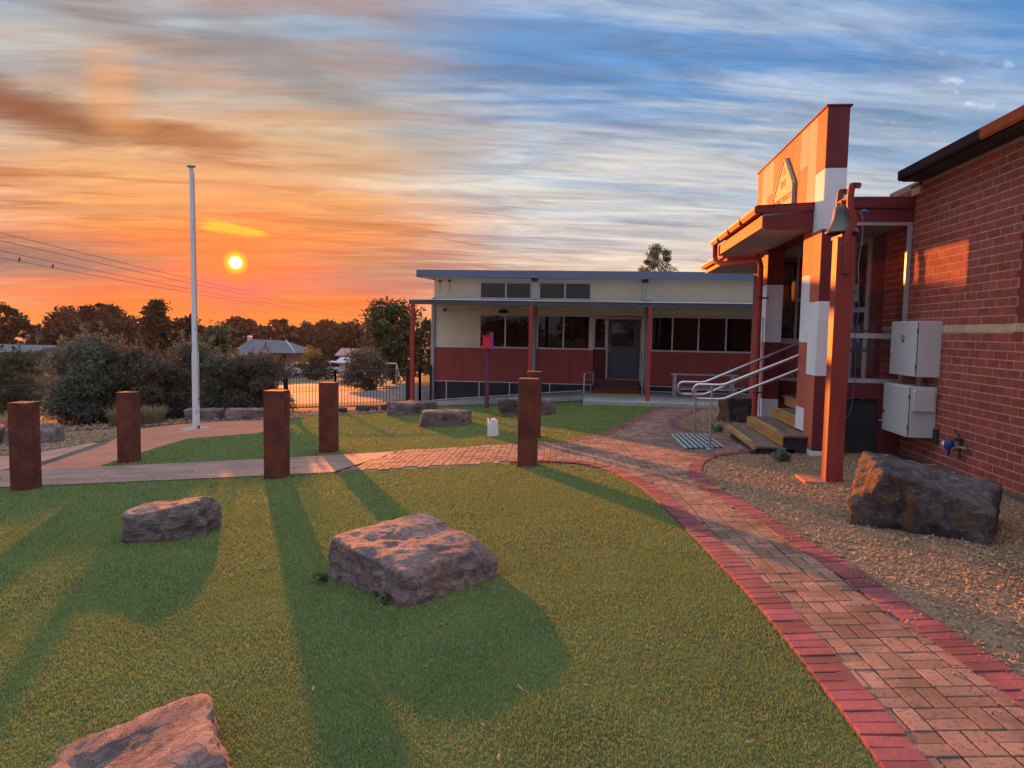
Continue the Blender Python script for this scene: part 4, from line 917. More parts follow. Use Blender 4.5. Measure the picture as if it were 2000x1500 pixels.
MB().box(1.42, 1.505, BYW - .02, BYW + .05, .09, 2.1).build('trim_board', 'frame_white', B)
# roof
br = MB().prism([(BYW - .80, 3.46), (BYW - .80, 3.445), (BYW + 8.2, 3.75), (BYW + 8.2, 3.765)], 0, -5.75, XR + .3).build('roof', 'roof_blue', B)
MB().box(-5.76, XR + .3, BYW - .83, BYW - .80, 3.235, 3.465).build('fascia', 'roof_blue', br, bevel=.004)
MB().prism([(BYW - .80, 3.235), (BYW + 8.2, 3.5), (BYW + 8.2, 3.74), (BYW - .80, 3.44)], 0, -5.775, -5.75).build('barge_board', 'roof_blue', br)
MB().box(-5.745, XR + .3, BYW - .798, BYW + .03, 3.262, 3.275).build('soffit', 'frame_white', br)
for x in (-2.03, 1.45): MB().box(x - .08, x + .08, BYW - .60, BYW - .02, 3.17, 3.26).build('beam_end', 'base_black', B)
# verandah
vx0, vx1, vy0 = -5.42, XR + .3, 20.02
b = MB(); pitch, n = .076, int((vx1 - vx0) / .076 * 6)
for j, (yy, zz) in enumerate(((vy0, 2.425), (BYW - .02, 2.56))):
    for i in range(n + 1):
        x = vx0 + (vx1 - vx0) * i / n; b.v.append((x, yy, zz + .012 * cos(2 * pi * x / pitch)))
for i in range(n): b.f.append((i, i + 1, n + 2 + i, n + 1 + i))
vr = b.build('verandah_roof', 'galv', B, smooth=True)
so = vr.modifiers.new('thick', 'SOLIDIFY'); so.thickness = .003
MB().box(-5.36, XR, 20.06, 20.13, 2.29, 2.405).build('verandah_beam', 'roof_dark', B, bevel=.004)
for x in np.arange(-5.3, XR, 1.12): MB().prism([(20.13, 2.33), (BYW - .03, 2.44), (BYW - .03, 2.52), (20.13, 2.405)], 0, x, x + .05).build('rafter', 'roof_dark', B)
for yy, zz in ((21.1, 2.44), (22.2, 2.49)): MB().box(-5.36, XR, yy, yy + .04, zz - .02, zz + .01).build('purlin', 'roof_dark', B)
for x, z0 in ((-5.25, -.85), (-1.86, -.65), (1.43, -.30), (4.75, -.30)): MB().box(x - .05, x + .05, 20.04, 20.14, z0, 2.29).build('verandah_post', 'paint_post', B, bevel=.006)
MB().lathe((-3.05, BYW - .10, 2.20), [(0, -.06), (.13, -.05), (.16, .0), (.12, .05), (0, .06)], 18).build('flood_light', 'base_black', B, smooth='auto')
MB().lathe((-5.0, BYW - .07, 2.22), [(0, -.05), (.05, -.03), (.05, .03), (0, .05)], 14).box(-5.01, -4.99, BYW - .06, BYW + .02, 2.24, 2.28).build('security_camera', 'base_black', B, smooth='auto')
for x, zz in ((-5.18, 3.14), (-4.86, 3.16)): MB().box(x - .05, x + .05, BYW - .05, BYW + .01, zz, zz + .04).tube([(x, BYW - .01, zz), (x + .01, BYW, zz - .35)], .006, 6).build('wall_cable', 'base_black', B)
# landing, ramp, steps, tactile strip, rails
L = MB().box(-.34, XR, 19.62, BYW - .015, -.75, -.30).build('landing', 'concrete', None); tag(L, kind='structure')
tag(MB().prism([(-5.9, -.845), (-.345, -.335), (-.345, -1.0), (-5.9, -1.2)], 1, 21.6, BYW - .02).build('ramp_slab', 'concrete', None), kind='structure')
MB().prism([(-5.33, -.775), (-.345, -.318), (-.345, -.29), (-5.33, -.747)], 1, BYW - .035, BYW - .016).build('base_trim', 'frame_white', B)
MB().box(1.69, XR, BYW - .035, BYW - .016, -.298, -.27).build('base_trim', 'frame_white', B)
bs = thing('door_steps', 'dark red timber steps at the grey door of the cream building', 'steps', (.6, 22.6, -.30))
for i in range(3):
    z1 = -.30 + .39 * (i + 1) / 3; ya = 22.15 + .30 * i
    MB().box(-.09, 1.33, ya, ya + .32, z1 - .035, z1).build('tread', 'step_dark', bs, bevel=.004); MB().box(-.075, 1.315, ya + .02, ya + .045, z1 - .13, z1 - .037).build('riser', 'step_dark', bs, bevel=.003)
    if i == 2: MB().box(-.09, 1.33, ya - .005, ya + .05, z1 + .001, z1 + .006).build('nosing_strip', 'nosing', bs)
MB().box(-.10, -.094, 22.17, 23.2, -.298, .05).box(1.334, 1.34, 22.17, 23.2, -.298, .05).build('stringer', 'step_dark', bs)
tc = MB().box(-.10, 1.36, 21.72, 22.08, -.296, -.290)
for i in range(24): tc.box(-.09 + i * .06, -.055 + i * .06, 21.74, 22.06, -.290, -.284)
tag(tc.build('tactile_strip', 'tactile', None), 'yellow ribbed tactile strip below the dark red door steps', 'tactile strip')
def loop_rail(x, y, lbl):
    r = thing('step_rail', lbl, 'handrail', (x, y, -.30), 'rails of the door steps')
    MB().tube([(x, y, -.33), (x, y, .28), (x + .02, y, .33), (x + .06, y + .02, .35), (x + .30, y + .9, .36)] if False else [(x, y, -.33), (x, y, .29), (x + .015, y + .02, .335), (x + .05, y + .07, .35), (x + .28, y + .55, .36)], .017, 10).build('rail', 'galv', r, smooth='auto')
    MB().tube([(x, y, .13), (x + .28, y + .55, .13)], .014, 10).tube([(x + .27, y + .54, -.05), (x + .27, y + .54, .36)], .014, 10).build('lower_rail', 'galv', r, smooth='auto')
loop_rail(-.36, 21.75, 'galvanised loop rail left of the dark red door steps')
sr = thing('step_rail', 'galvanised sloping rail right of the dark red door steps', 'handrail', (1.40, 22.2, -.30), 'rails of the door steps')
MB().tube([(1.40, 22.1, -.30), (1.40, 22.1, .58), (1.40, 22.2, .64), (1.40, 23.1, 1.0), (1.40, 23.22, 1.0)], .018, 10).build('rail', 'galv', sr, smooth='auto')
MB().tube([(1.40, 22.1, .2), (1.40, 23.2, .60)], .015, 10).build('lower_rail', 'galv', sr, smooth='auto')
bn = thing('bench', 'aluminium bench against the red wall under the verandah', 'bench', (3.2, 21.9, -.30))
for yy in (21.72, 21.90, 22.08): MB().box(2.22, 4.16, yy, yy + .16, .355, .39).build('seat_plank', 'galv', bn, bevel=.004)
MB().box(2.25, 4.10, 21.55, 21.70, -.07, -.03).build('foot_plank', 'galv', bn, bevel=.004)
for x in (2.34, 4.02):
    for yy in (21.76, 22.16): MB().box(x - .03, x + .03, yy - .03, yy + .03, -.30, .354).build('leg', 'galv', bn, bevel=.003)
    MB().box(x - .025, x + .025, 21.56, 22.13, -.12, -.071).build('brace', 'galv', bn)

# ================================================================== steel bollards with cut letters
def bollard(x, y, label, word, rot=.0):
    z = G(x, y); o = thing('bollard', label, 'bollard', (x, y, z), 'rusty steel bollards in the lawn')
    w = .13; R = Matrix.Rotation(rot, 4, 'Z')
    me = MB().box(-w, w, -w, w, -.15, 1.19).build('shaft', 'corten', o, bevel=.006, loc=(0, 0, 0)); me.rotation_euler = (0, 0, rot)
    c = MB().box(-w - .002, w + .002, -w - .002, w + .002, 1.1905, 1.197).build('cap', 'corten', o, bevel=.002, loc=(0, 0, 0)); c.rotation_euler = (0, 0, rot)
    if word:
        n = len(word); step = min(.15, .98 / n)
        for k, chh in enumerate(word):
            text_mesh('letter', chh, min(.13, step * 1.05), 'letters', o, Matrix.Translation(origin(o)) @ R @ Matrix.Translation((w + .0008, .0, 1.09 - step * (k + .3))) @ Matrix.Rotation(pi / 2, 4, 'Z') @ Matrix.Rotation(pi / 2, 4, 'X'), .0005)
    return o
bollard(-.90, 9.62, 'rusty square steel bollard on the lawn edge nearest the paved junction', '', .03)
bollard(-4.27, 9.18, 'rusty bollard with the letters Respect, centre left beside the path', 'Respect', .03)
bollard(-7.66, 8.78, 'leftmost rusty bollard, at the left picture edge beside the concrete path', 'Creativity', .06)
bollard(-4.48, 11.62, 'rusty bollard behind the path between the flagpole and the white jug', '', .03)
bollard(-7.78, 11.12, 'rusty bollard at the tip of the back lawn in front of the shrubs', 'Persistence', .02)
bollard(-1.10, 12.75, 'rusty bollard mostly hidden behind the one at the paved junction', '', .04)

# ================================================================== rocks
def rock(name, label, c, half, rot, seed, m, res=26, rough=.035, planes=8, tilt=(0, 0), sharp=22, group=None, m_side=None, extra=(), lay=.55):
    R = random.Random(seed); P = []
    for ax in range(3):
        for s in (-1, 1):
            n = Vector((0, 0, 0)); n[ax] = s; h = half[ax]
            n = (n + Vector((R.uniform(-.22, .22), R.uniform(-.22, .22), R.uniform(-.16, .16) if ax < 2 else 0))).normalized()
            if ax == 2 and s == 1: n = (Vector((tilt[0], tilt[1], 1))).normalized()
            P.append((n, h))
    for _ in range(planes):
        n = Vector((R.gauss(0, 1), R.gauss(0, 1), R.uniform(-.2, .9))).normalized()
        sup = abs(n.x) * half[0] + abs(n.y) * half[1] + abs(n.z) * half[2]; P.append((n, sup * R.uniform(.70, .86)))
    for n, h in extra: P.append((Vector(n).normalized(), h))
    V, F = [], []; off = Vector((seed * 3.1, seed * 1.7, seed * .9))
    for ax in range(3):
        for s in (-1, 1):
            b = len(V)
            for i in range(res + 1):
                for j in range(res + 1):
                    a1, a2 = math.tan((i / res * 2 - 1) * pi / 4), math.tan((j / res * 2 - 1) * pi / 4); u = [0, 0, 0]; u[ax] = s; u[(ax + 1) % 3] = a1; u[(ax + 2) % 3] = a2
                    u = Vector((u[0] * half[0], u[1] * half[1], u[2] * half[2])).normalized()
                    q = sum((max(0., u.dot(n)) / h) ** sharp for n, h in P) ** (-1 / sharp)
                    p = u * q
                    f = noise.fractal(p * 3.2 + off, 1., 2.1, 6) * rough + noise.fractal(Vector((p.x * 4, p.y * 4, p.z * 16)) + off, 1., 2., 4) * rough * lay - abs(noise.noise(p * 5.5 + off)) * rough * .9
                    V.append(tuple(p + u * f))
            for i in range(res):
                for j in range(res):
                    a = b + i * (res + 1) + j; q = (a, a + 1, a + res + 2, a + res + 1); F.append(q if s == 1 else q[::-1])
    me = bpy.data.meshes.new(name); me.from_pydata(V, [], F); bm = bmesh.new(); bm.from_mesh(me); bmesh.ops.remove_doubles(bm, verts=bm.verts, dist=1e-4); bmesh.ops.recalc_face_normals(bm, faces=bm.faces); bm.to_mesh(me); bm.free()
    me.shade_smooth(); me.set_sharp_from_angle(angle=radians(38)); me.materials.append(MAT[m])
    if m_side:
        me.materials.append(MAT[m_side[0]]); d = Vector(m_side[1])
        for p in me.polygons:
            if p.normal.dot(d) > m_side[2]: p.material_index = 1
    o = link(bpy.data.objects.new(name, me)); o.location = c; o.rotation_euler = (0, 0, rot); return tag(o, label, 'rock', group)
GR = 'boulders set in the lawn'
def gzr(x, y, dz): return (x, y, G(x, y) + dz)
rock('boulder', 'large reddish flat-topped boulder in the middle of the front lawn', gzr(-1.30, 4.95, .065), (.68, .44, .20), -.60, 11, 'rock_a', 76, .028, 6, (.0, -.03), lay=.35, group=GR)
rock('boulder', 'low purple-brown boulder with a bird dropping, left side of front lawn', gzr(-3.97, 6.16, .10), (.44, .27, .19), .12, 23, 'rock_b', 60, .028, 7, (-.16, .04), group=GR)
rock('boulder', 'layered pinkish boulder cut off by the bottom left of the picture', gzr(-2.02, 2.27, -.265), (.80, .38, .25), .10, 34, 'rock_a', 76, .035, 3, (-.34, -.08), group=GR)
rock('boulder', 'big dark boulder with brown left face on the gravel by the bell post', gzr(2.66, 6.12, .15), (.52, .38, .29), -.50, 47, 'rock_dark', 76, .05, 3, (.22, -.05), lay=.05)
rock('boulder', 'long dark rock at the foot of the left verandah post', gzr(-4.85, 18.9, .10), (.75, .36, .24), .5, 57, 'rock_b', 18, .03, 5, group=GR)
rock('boulder', 'squared rock on the back lawn nearer than its neighbour by the verandah post', gzr(-3.30, 15.5, .12), (.53, .34, .22), .1, 63, 'rock_b', 18, .025, 4, group=GR)
rock('boulder', 'dark rock behind the bollard, below the cream building ramp', gzr(-1.62, 17.3, .14), (.68, .36, .28), .1, 71, 'rock_b', 18, .03, 5, group=GR)
rock('boulder', 'dark upright rock in the bed left of the downpipe', gzr(2.86, 15.4, .18), (.24, .28, .36), .3, 79, 'rock_dark', 16, .03, 5)
EG = 'stones edging the planting behind the flagpole'
rock('edging_stone', 'rough edging stone directly behind the flagpole', gzr(-11.1, 19.35, .12), (.55, .3, .22), .15, 83, 'rock_b', 14, .03, 5, group=EG)
rock('edging_stone', 'long flat edging stone between flagpole and Respect bollard', gzr(-9.85, 19.3, .10), (.68, .28, .20), .08, 87, 'rock_a', 14, .03, 5, group=EG)
rock('edging_stone', 'square pale-topped stone just right of the leftmost bollard', gzr(-12.6, 14.7, .14), (.55, .38, .25), .2, 91, 'rock_b', 14, .02, 4, group=EG)
rock('edging_stone', 'dark stone at the left picture edge behind the leftmost bollard', gzr(-13.9, 14.6, .14), (.5, .38, .27), .1, 95, 'rock_b', 14, .02, 4, group=EG)
FG = 'flat stones along the fence foot'
for (x, y, sx, lb) in ((-7.5, 20.3, .42, 'flat stone along the fence foot, leftmost, half behind a bollard'), (-6.75, 20.55, .38, 'second flat stone along the fence foot from the left'), (-6.05, 20.6, .30, 'third flat stone along the fence foot from the left'), (-5.55, 20.45, .28, 'small flat stone along the fence foot nearest the verandah post')):
    rock('edging_stone', lb, gzr(x, y, .06), (sx, .2, .12), .1 + x, int(100 - x * 10), 'rock_dark', 10, .02, 4, group=FG)

# ================================================================== flagpole, nest box, jug
fx, fy = -9.93, 16.8; fz = G(fx, fy)
fp = thing('flagpole', 'tall white weathered flagpole with domed cap on the orange paving', 'flagpole', (fx, fy, fz))
MB().tube([(fx, fy, fz), (fx, fy, fz + 1.9), (fx, fy, fz + 1.95), (fx - .02, fy, fz + 6.42)], [.085, .083, .072, .05], 20).build('pole', 'pole_white', fp, smooth='auto')
MB().lathe((fx - .02, fy, fz + 6.42), [(.05, 0), (.10, .02), (.115, .045), (.09, .075), (0, .09)], 20).build('cap', 'galv', fp, smooth='auto')
MB().tube([(fx + .09, fy - .02, fz + .6), (fx + .075, fy - .02, fz + 3), (fx + .055, fy - .02, fz + 6.3)], .006, 6).build('halyard', 'wire', fp)
MB().box(fx + .08, fx + .13, fy - .03, fy + .02, fz + .75, fz + .78).box(fx + .07, fx + .10, fy - .06, fy + .0, fz + .02, fz + .09).build('cleat', 'base_black', fp)
pl = MB().lathe((fx + .1, fy, fz + .012), [(0, .006), (.42, .006), (.44, 0)], 28).build('base_plate', 'concrete', fp)
nb = thing('post_box', 'bright red box on a purple post in front of the cream building', 'post box', (-3.05, 19.95, G(-3.05, 19.95)))
zz = G(-3.05, 19.95)
MB().box(-3.10, -3.0, 19.9, 20.0, zz - .1, 1.08).build('post', 'purple', nb, bevel=.004)
MB().prism([(-3.17, 1.07), (-2.95, 1.07), (-2.95, 1.42), (-3.17, 1.40)], 1, 19.78, 20.06).build('box', 'box_red', nb, bevel=.004)
MB().prism([(-3.19, 1.405), (-2.95, 1.43), (-2.95, 1.45), (-3.19, 1.425)], 1, 19.76, 20.08).build('lid', 'box_red', nb, bevel=.003)
MB().box(-2.945, -2.90, 19.80, 20.05, 1.07, 1.52).build('back_board', 'purple_bright', nb, bevel=.003)
MB().prism([(-3.07, 1.44), (-2.96, 1.45), (-2.96, 1.54), (-3.06, 1.53)], 1, 19.88, 20.0).build('hood', 'base_black', nb, bevel=.003)
jx, jy = -1.88, 13.15; jz = G(jx, jy)
jg = thing('plastic_jug', 'white plastic jug with its top cut open standing on the back lawn', 'jug', (jx, jy, jz))
b = MB(); prof = [(-.095, .0), (.095, .012), (.098, .03), (.09, .20), (.075, .28), (.04, .325), (.0, .34), (-.025, .335), (-.04, .29), (-.06, .25), (-.085, .24), (-.098, .33), (-.115, .335), (-.105, .22), (-.10, .03)]
b.prism(prof, 1, jy - .07, jy + .07); b.v = [(x + jx, y, z + jz) for x, y, z in b.v]
b.build('body', 'plastic_white', jg, bevel=.012)
MB().tube([(jx - .09, jy, jz + .245), (jx - .05, jy, jz + .265), (jx - .03, jy, jz + .33)], .012, 8).build('handle', 'plastic_white', jg, smooth='auto')

# ================================================================== fence
def fence(name, label, pts, h=1.2, gap=.115, postspots=None):
    x0, y0 = pts[0]; f = thing(name, label, 'fence', (x0, y0, G(x0, y0)), 'black picket fence sections')
    pick = MB().tube([(0, 0, 0), (0, 0, 1)], .009, 6).build('picket', 'fence_black', f, loc=(0, 0, 0)); me = pick.data; first = True
    for (xa, ya), (xb, yb) in zip(pts, pts[1:]):
        L = math.hypot(xb - xa, yb - ya); n = int(L / gap)
        for hz in (.10, h - .02): MB().tube([(xa, ya, G(xa, ya) + hz), (xb, yb, G(xb, yb) + hz)], .02, 6).build('rail', 'fence_black', f)
        for i in range(1, n):
            x, y = xa + (xb - xa) * i / n, ya + (yb - ya) * i / n
            o = pick if first else bpy.data.objects.new('picket', me)
            if not first: link(o, f)
            first = False; o.location = Vector((x, y, G(x, y) + .10)) - origin(f); o.scale = (1, 1, h - .12)
        for (x, y) in ((xa, ya), (xb, yb)): MB().box(x - .032, x + .032, y - .032, y + .032, G(x, y) - .1, G(x, y) + h + .05).build('post', 'fence_black', f, bevel=.004)
fence('picket_fence', 'black steel picket fence between the end shrub and the verandah corner', [(-9.9, 22.05), (-8.15, 21.7), (-5.66, 21.0)])
fence('picket_fence', 'short return of black picket fence beside the cream building corner', [(-5.60, 21.05), (-5.50, 22.0), (-5.44, 23.2)])
fence('picket_fence', 'black picket fence at the far left behind the shrubs', [(-24.0, 23.4), (-17.2, 22.9), (-13.0, 22.6), (-10.0, 22.1)], gap=.13)
gp = thing('gate_post', 'taller dark post with knob standing behind the fence corner', 'post', (-5.75, 21.6, G(-5.75, 21.6)))
MB().box(-5.79, -5.71, 21.56, 21.64, G(-5.75, 21.6), .62).build('post', 'fence_black', gp); MB().lathe((-5.75, 21.6, .65), [(0, -.04), (.04, 0), (0, .04)], 10).build('knob', 'galv', gp)
#SPLIT
# ================================================================== vegetation
def leaves(r, C, Rr, n, size, asp=.35, up=.0, shell=.55):
    """n leaf quads (rhombs) spread through ellipsoidal clumps C (k,3) with radii Rr (k,3)"""
    k = r.integers(0, len(C), n); d = r.normal(0, 1, (n, 3)); d /= np.linalg.norm(d, axis=1)[:, None]
    rad = (shell + (1 - shell) * r.random(n)) * r.uniform(.75, 1.08, n)
    P = C[k] + d * rad[:, None] * Rr[k]
    a = d * .55 + r.normal(0, .6, (n, 3)); a[:, 2] += up; a /= np.linalg.norm(a, axis=1)[:, None]
    b = np.cross(a, r.normal(0, 1, (n, 3))); b /= np.linalg.norm(b, axis=1)[:, None] + 1e-9
    s = (size * r.uniform(.6, 1.35, n))[:, None]
    V = np.stack([P - a * s, P + b * s * asp, P + a * s, P - b * s * asp], 1).reshape(-1, 3)
    return V, np.arange(n * 4).reshape(-1, 4)
def limb(mb, r, p, d, L, rad, depth, ends, spread=.55):
    d = np.array(d) / np.linalg.norm(d); q = np.array(p) + d * L; mid = (np.array(p) + q) / 2 + r.normal(0, L * .05, 3)
    mb.tube([p, tuple(mid), tuple(q)], [rad, rad * .85, rad * .68], 7)
    if depth == 0: ends.append(q); return
    for _ in range(int(r.integers(2, 4))):
        nd = d + r.normal(0, spread, 3); nd[2] = abs(nd[2]) * .7 + .12; limb(mb, r, tuple(q), nd, L * r.uniform(.55, .8), rad * .62, depth - 1, ends, spread)
    ends.append(q)
def tree(name, label, base, H, Wd, seed, leaf, n=3500, size=.3, crown0=.4, nclump=16, flat=.6, trunk=.16, asp=.45, group=None, cat='tree', shape='round', clump=.3):
    r = np.random.default_rng(seed); x, y, z = base; t = thing(name, label, cat, (x, y, z), group)
    mb = MB(); ends = []
    ht = H * (crown0 * .75); mb.tube([(x, y, z - .3), (x + r.normal(0, .1), y, z + ht * .5), (x + r.normal(0, .15), y, z + ht)], [trunk * 1.25, trunk, trunk * .8], 8)
    top = np.array((x, y, z + ht)); C = []
    for i in range(nclump):
        f = (i + .5) / nclump; hgt = H * (crown0 + (1 - crown0) * f * .93)
        if shape == 'cone': wr = Wd / 2 * (1.05 - .9 * f)
        elif shape == 'flat': wr = Wd / 2 * (.55 + .5 * sin(pi * min(1, f * 1.05)))
        else: wr = Wd / 2 * sqrt(max(.05, 1 - ((f - .42) / .62) ** 2))
        a = i * 2.4 + r.normal(0, .4); rr = wr * sqrt(r.uniform(.1, 1)) * .80
        C.append((x + rr * cos(a), y + rr * sin(a), z + hgt))
    C = np.array(C)
    for c in C[::2]:
        m = (top + c) / 2 + r.normal(0, .05 * Wd, 3); m[2] = min(m[2], c[2]); mb.tube([tuple(top), tuple(m), tuple(c)], [trunk * .5, trunk * .34, trunk * .12], 6)
    mb.build('trunk', 'bark', t, smooth=True)
    rad = Wd * clump * r.uniform(.45, 1.3, (nclump, 1)) * np.array([[1, 1, flat]])
    V, F = leaves(r, C, rad, n, size, asp, .1, .35)
    npmesh('crown', V - np.array((x, y, z)), F, leaf, t)
    return t
def shrub(label, base, H, Wx, Wy, seed, leaf, n=9000, size=.05, group='grey-green shrubs along the fence', name='shrub'):
    r = np.random.default_rng(seed); x, y, z = base; t = thing(name, label, 'shrub', (x, y, z), group)
    mb = MB(); C = []; k = 44
    for i in range(k):
        a, rr, f = r.uniform(0, 2 * pi), sqrt(r.random()), r.random()
        w = sqrt(max(.25, 1 - ((f - .40) / .72) ** 2)); C.append((x + cos(a) * rr * w * Wx * .40, y + sin(a) * rr * w * Wy * .40, z + H * (.06 + .82 * f)))
    for i in range(16):
        a = r.uniform(0, 2 * pi); C.append((x + cos(a) * Wx * .36 * r.uniform(.3, 1), y + sin(a) * Wy * .36 * r.uniform(.3, 1), z + H * r.uniform(.06, .26)))
    k = len(C); C = np.array(C)
    for c in C[::2]:
        b = (x + r.normal(0, Wx * .12), y + r.normal(0, Wy * .1), z - .05); m = (np.array(b) + c) / 2 + r.normal(0, .08, 3)
        mb.tube([b, tuple(m), tuple(c)], [.022, .015, .006], 5)
    mb.build('stem', 'bark', t)
    V, F = leaves(r, C, np.array([[Wx * .2, Wy * .2, H * .15]]) * r.uniform(.75, 1.2, (k, 1)), n, size, .30, .35, .5)
    V2 = []
    for _ in range(46):                                          # upright leafy shoots at the top and sides
        c = C[np.argsort(C[:, 2])[-14:]][r.integers(0, 14)] + r.normal(0, 1, 3) * np.array([Wx * .16, Wy * .16, H * .05]); c[2] += H * .07
        d = np.array([r.normal(0, .35), r.normal(0, .35), 1]); d /= np.linalg.norm(d); L = r.uniform(.15, .38) * H / 2.5
        for q in range(16):
            p = c + d * L * q / 16; a = d * .8 + r.normal(0, .55, 3); a /= np.linalg.norm(a); b = np.cross(a, r.normal(0, 1, 3)); b /= np.linalg.norm(b); s = size * r.uniform(.7, 1.2)
            V2 += [p, p + a * s + b * s * .3, p + a * s * 2, p + a * s - b * s * .3]
    V = np.vstack([V, np.array(V2)]); F = np.arange(len(V)).reshape(-1, 4)
    npmesh('foliage', V - np.array((x, y, z)), F, leaf, t); return t
def gb(x, y, d=0): return (x, y, G(x, y) + d)
shrub('largest grey-green shrub behind the leftmost bollards', gb(-15.0, 19.6), 2.72, 2.75, 2.3, 1, 'leaf_olive', 30000, .06)
shrub('reddish grey shrub between the big left shrub and the flagpole', gb(-13.3, 20.0), 2.35, 2.3, 2.0, 2, 'leaf_olive_red', 24000, .06)
shrub('grey-green shrub directly behind the flagpole', gb(-12.3, 21.0), 2.42, 2.4, 1.9, 3, 'leaf_olive', 24000, .06)
shrub('smaller thin shrub just right of the flagpole', gb(-11.2, 21.2), 1.75, 1.6, 1.5, 4, 'leaf_olive_red', 15000, .06)
shrub('rounded shrub at the left end of the picket fence', gb(-10.45, 21.45), 1.98, 2.1, 1.9, 5, 'leaf_olive_red', 24000, .055)
shrub('dark green hedge shrub at the far left picture edge', gb(-22.6, 25.2), 2.55, 3.4, 2.4, 6, 'leaf_mid', 9000, .08)
def tussock(label, x, y, h, w, seed, group='dry grass tussocks'):
    r = np.random.default_rng(seed); n = 520; a = r.uniform(0, 2 * pi, n); rr = np.sqrt(r.random(n)) * w * .35; z0 = G(x, y)
    bx, by = rr * np.cos(a), rr * np.sin(a); ln = r.uniform(.1, .75, n); hh = h * r.uniform(.55, 1.1, n); wd = .006
    px_, py_ = -np.sin(a) * wd, np.cos(a) * wd; ox, oy = np.cos(a) * ln * hh * .8, np.sin(a) * ln * hh * .8
    V = np.stack([np.stack([bx - px_, by - py_, 0 * bx], -1), np.stack([bx + px_, by + py_, 0 * bx], -1), np.stack([bx + ox * .45 + px_, by + oy * .45 + py_, hh * .6], -1), np.stack([bx + ox * .45 - px_, by + oy * .45 - py_, hh * .6], -1), np.stack([bx + ox, by + oy, hh * (1 - .3 * ln)], -1), np.stack([bx + ox, by + oy, hh * (1 - .3 * ln)], -1)], 1).reshape(-1, 3)
    i = np.arange(n)[:, None] * 6; F = np.vstack([i + [[0, 1, 2, 3]], i + [[3, 2, 4, 5]]])
    o = npmesh('grass_tussock', V, F, 'straw'); o.location = (x, y, z0); tag(o, label, 'grass tussock', group)
tussock('straw-coloured grass tussock just left of the flagpole, right one', -12.35, 18.7, .62, .8, 1); tussock('straw-coloured grass tussock touching the second bollard, left one', -13.0, 18.3, .66, .8, 2)
tussock('dry grass tussock right of the leftmost bollard', -14.6, 16.6, .75, .8, 3); tussock('dry grass tussock at the left picture edge', -16.3, 16.9, .7, .8, 4)
def sage(label, x, y, s, seed):
    r = np.random.default_rng(seed); z = G(x, y); t = thing('small_shrub', label, 'shrub', (x, y, z), 'small sage shrubs by the entry steps')
    C = np.array([(r.normal(0, s * .3), r.normal(0, s * .3), s * r.uniform(.25, .8)) for _ in range(12)]); V, F = leaves(r, C, np.full((12, 3), s * .30), 1500, .022, .3, .5, .4)
    npmesh('foliage', V, F, 'leaf_sage', t)
    mb = MB()
    for c in C: mb.tube([(0, 0, -.03), tuple(c)], [.008, .004], 5)
    mb.build('stem', 'bark', t, loc=(0, 0, 0))
sage('small sage-green shrub at the near foot of the entry steps', 2.40, 9.35, .17, 1); sage('small sage-green shrub behind the lowest tread', 2.15, 12.75, .15, 2)
def weed(label, x, y, s, seed):
    r = np.random.default_rng(seed); C = np.array([(r.normal(0, s * .4), r.normal(0, s * .3), s * r.uniform(.3, 1)) for _ in range(5)]); V, F = leaves(r, C, np.full((5, 3), s * .3), 26, s * .32, .6, .2, .3)
    o = npmesh('weed', V, F, 'leaf_mid'); o.location = (x, y, G(x, y)); tag(o, label, 'weed', 'weeds at the middle boulder')
weed('small dark weed at the left foot of the middle boulder', -1.86, 4.70, .09, 1); weed('tiny green weed at the front foot of the middle boulder', -1.28, 4.30, .07, 2)
# ---- trees beyond the yard
FT = 'trees along the horizon'
def far(px_x, y, top, Wd, seed, leaf, label, **kw):
    z = G(px_x, y); tree('far_tree', label, (px_x, y, z), top - z, Wd, seed, leaf, group=FT, **kw)
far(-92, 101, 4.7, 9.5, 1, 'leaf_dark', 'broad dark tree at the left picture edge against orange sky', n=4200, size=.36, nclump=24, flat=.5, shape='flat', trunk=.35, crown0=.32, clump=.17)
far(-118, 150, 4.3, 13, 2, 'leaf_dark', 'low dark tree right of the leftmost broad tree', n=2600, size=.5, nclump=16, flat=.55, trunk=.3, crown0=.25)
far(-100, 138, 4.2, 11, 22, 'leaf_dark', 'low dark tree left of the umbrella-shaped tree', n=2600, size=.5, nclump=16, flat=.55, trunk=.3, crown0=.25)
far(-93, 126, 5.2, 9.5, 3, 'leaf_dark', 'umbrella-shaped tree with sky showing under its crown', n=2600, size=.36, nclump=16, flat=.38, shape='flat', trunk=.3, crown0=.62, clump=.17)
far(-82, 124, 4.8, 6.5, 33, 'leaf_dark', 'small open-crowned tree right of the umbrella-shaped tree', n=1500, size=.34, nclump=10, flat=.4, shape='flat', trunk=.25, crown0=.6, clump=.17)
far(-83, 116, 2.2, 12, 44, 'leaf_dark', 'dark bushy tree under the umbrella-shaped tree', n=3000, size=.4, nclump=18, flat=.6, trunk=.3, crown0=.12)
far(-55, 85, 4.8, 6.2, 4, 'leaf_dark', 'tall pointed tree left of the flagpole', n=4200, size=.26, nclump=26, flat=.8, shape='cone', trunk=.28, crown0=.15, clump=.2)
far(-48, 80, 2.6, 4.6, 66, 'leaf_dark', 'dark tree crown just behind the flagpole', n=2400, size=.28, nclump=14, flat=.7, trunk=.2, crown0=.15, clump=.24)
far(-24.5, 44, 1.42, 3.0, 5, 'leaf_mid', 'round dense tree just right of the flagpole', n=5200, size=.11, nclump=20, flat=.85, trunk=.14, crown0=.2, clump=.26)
far(-96, 185, 3.6, 11, 6, 'leaf_dark', 'distant spreading tree below the setting sun', n=2600, size=.5, nclump=16, flat=.45, shape='flat', trunk=.3, crown0=.45, clump=.2)
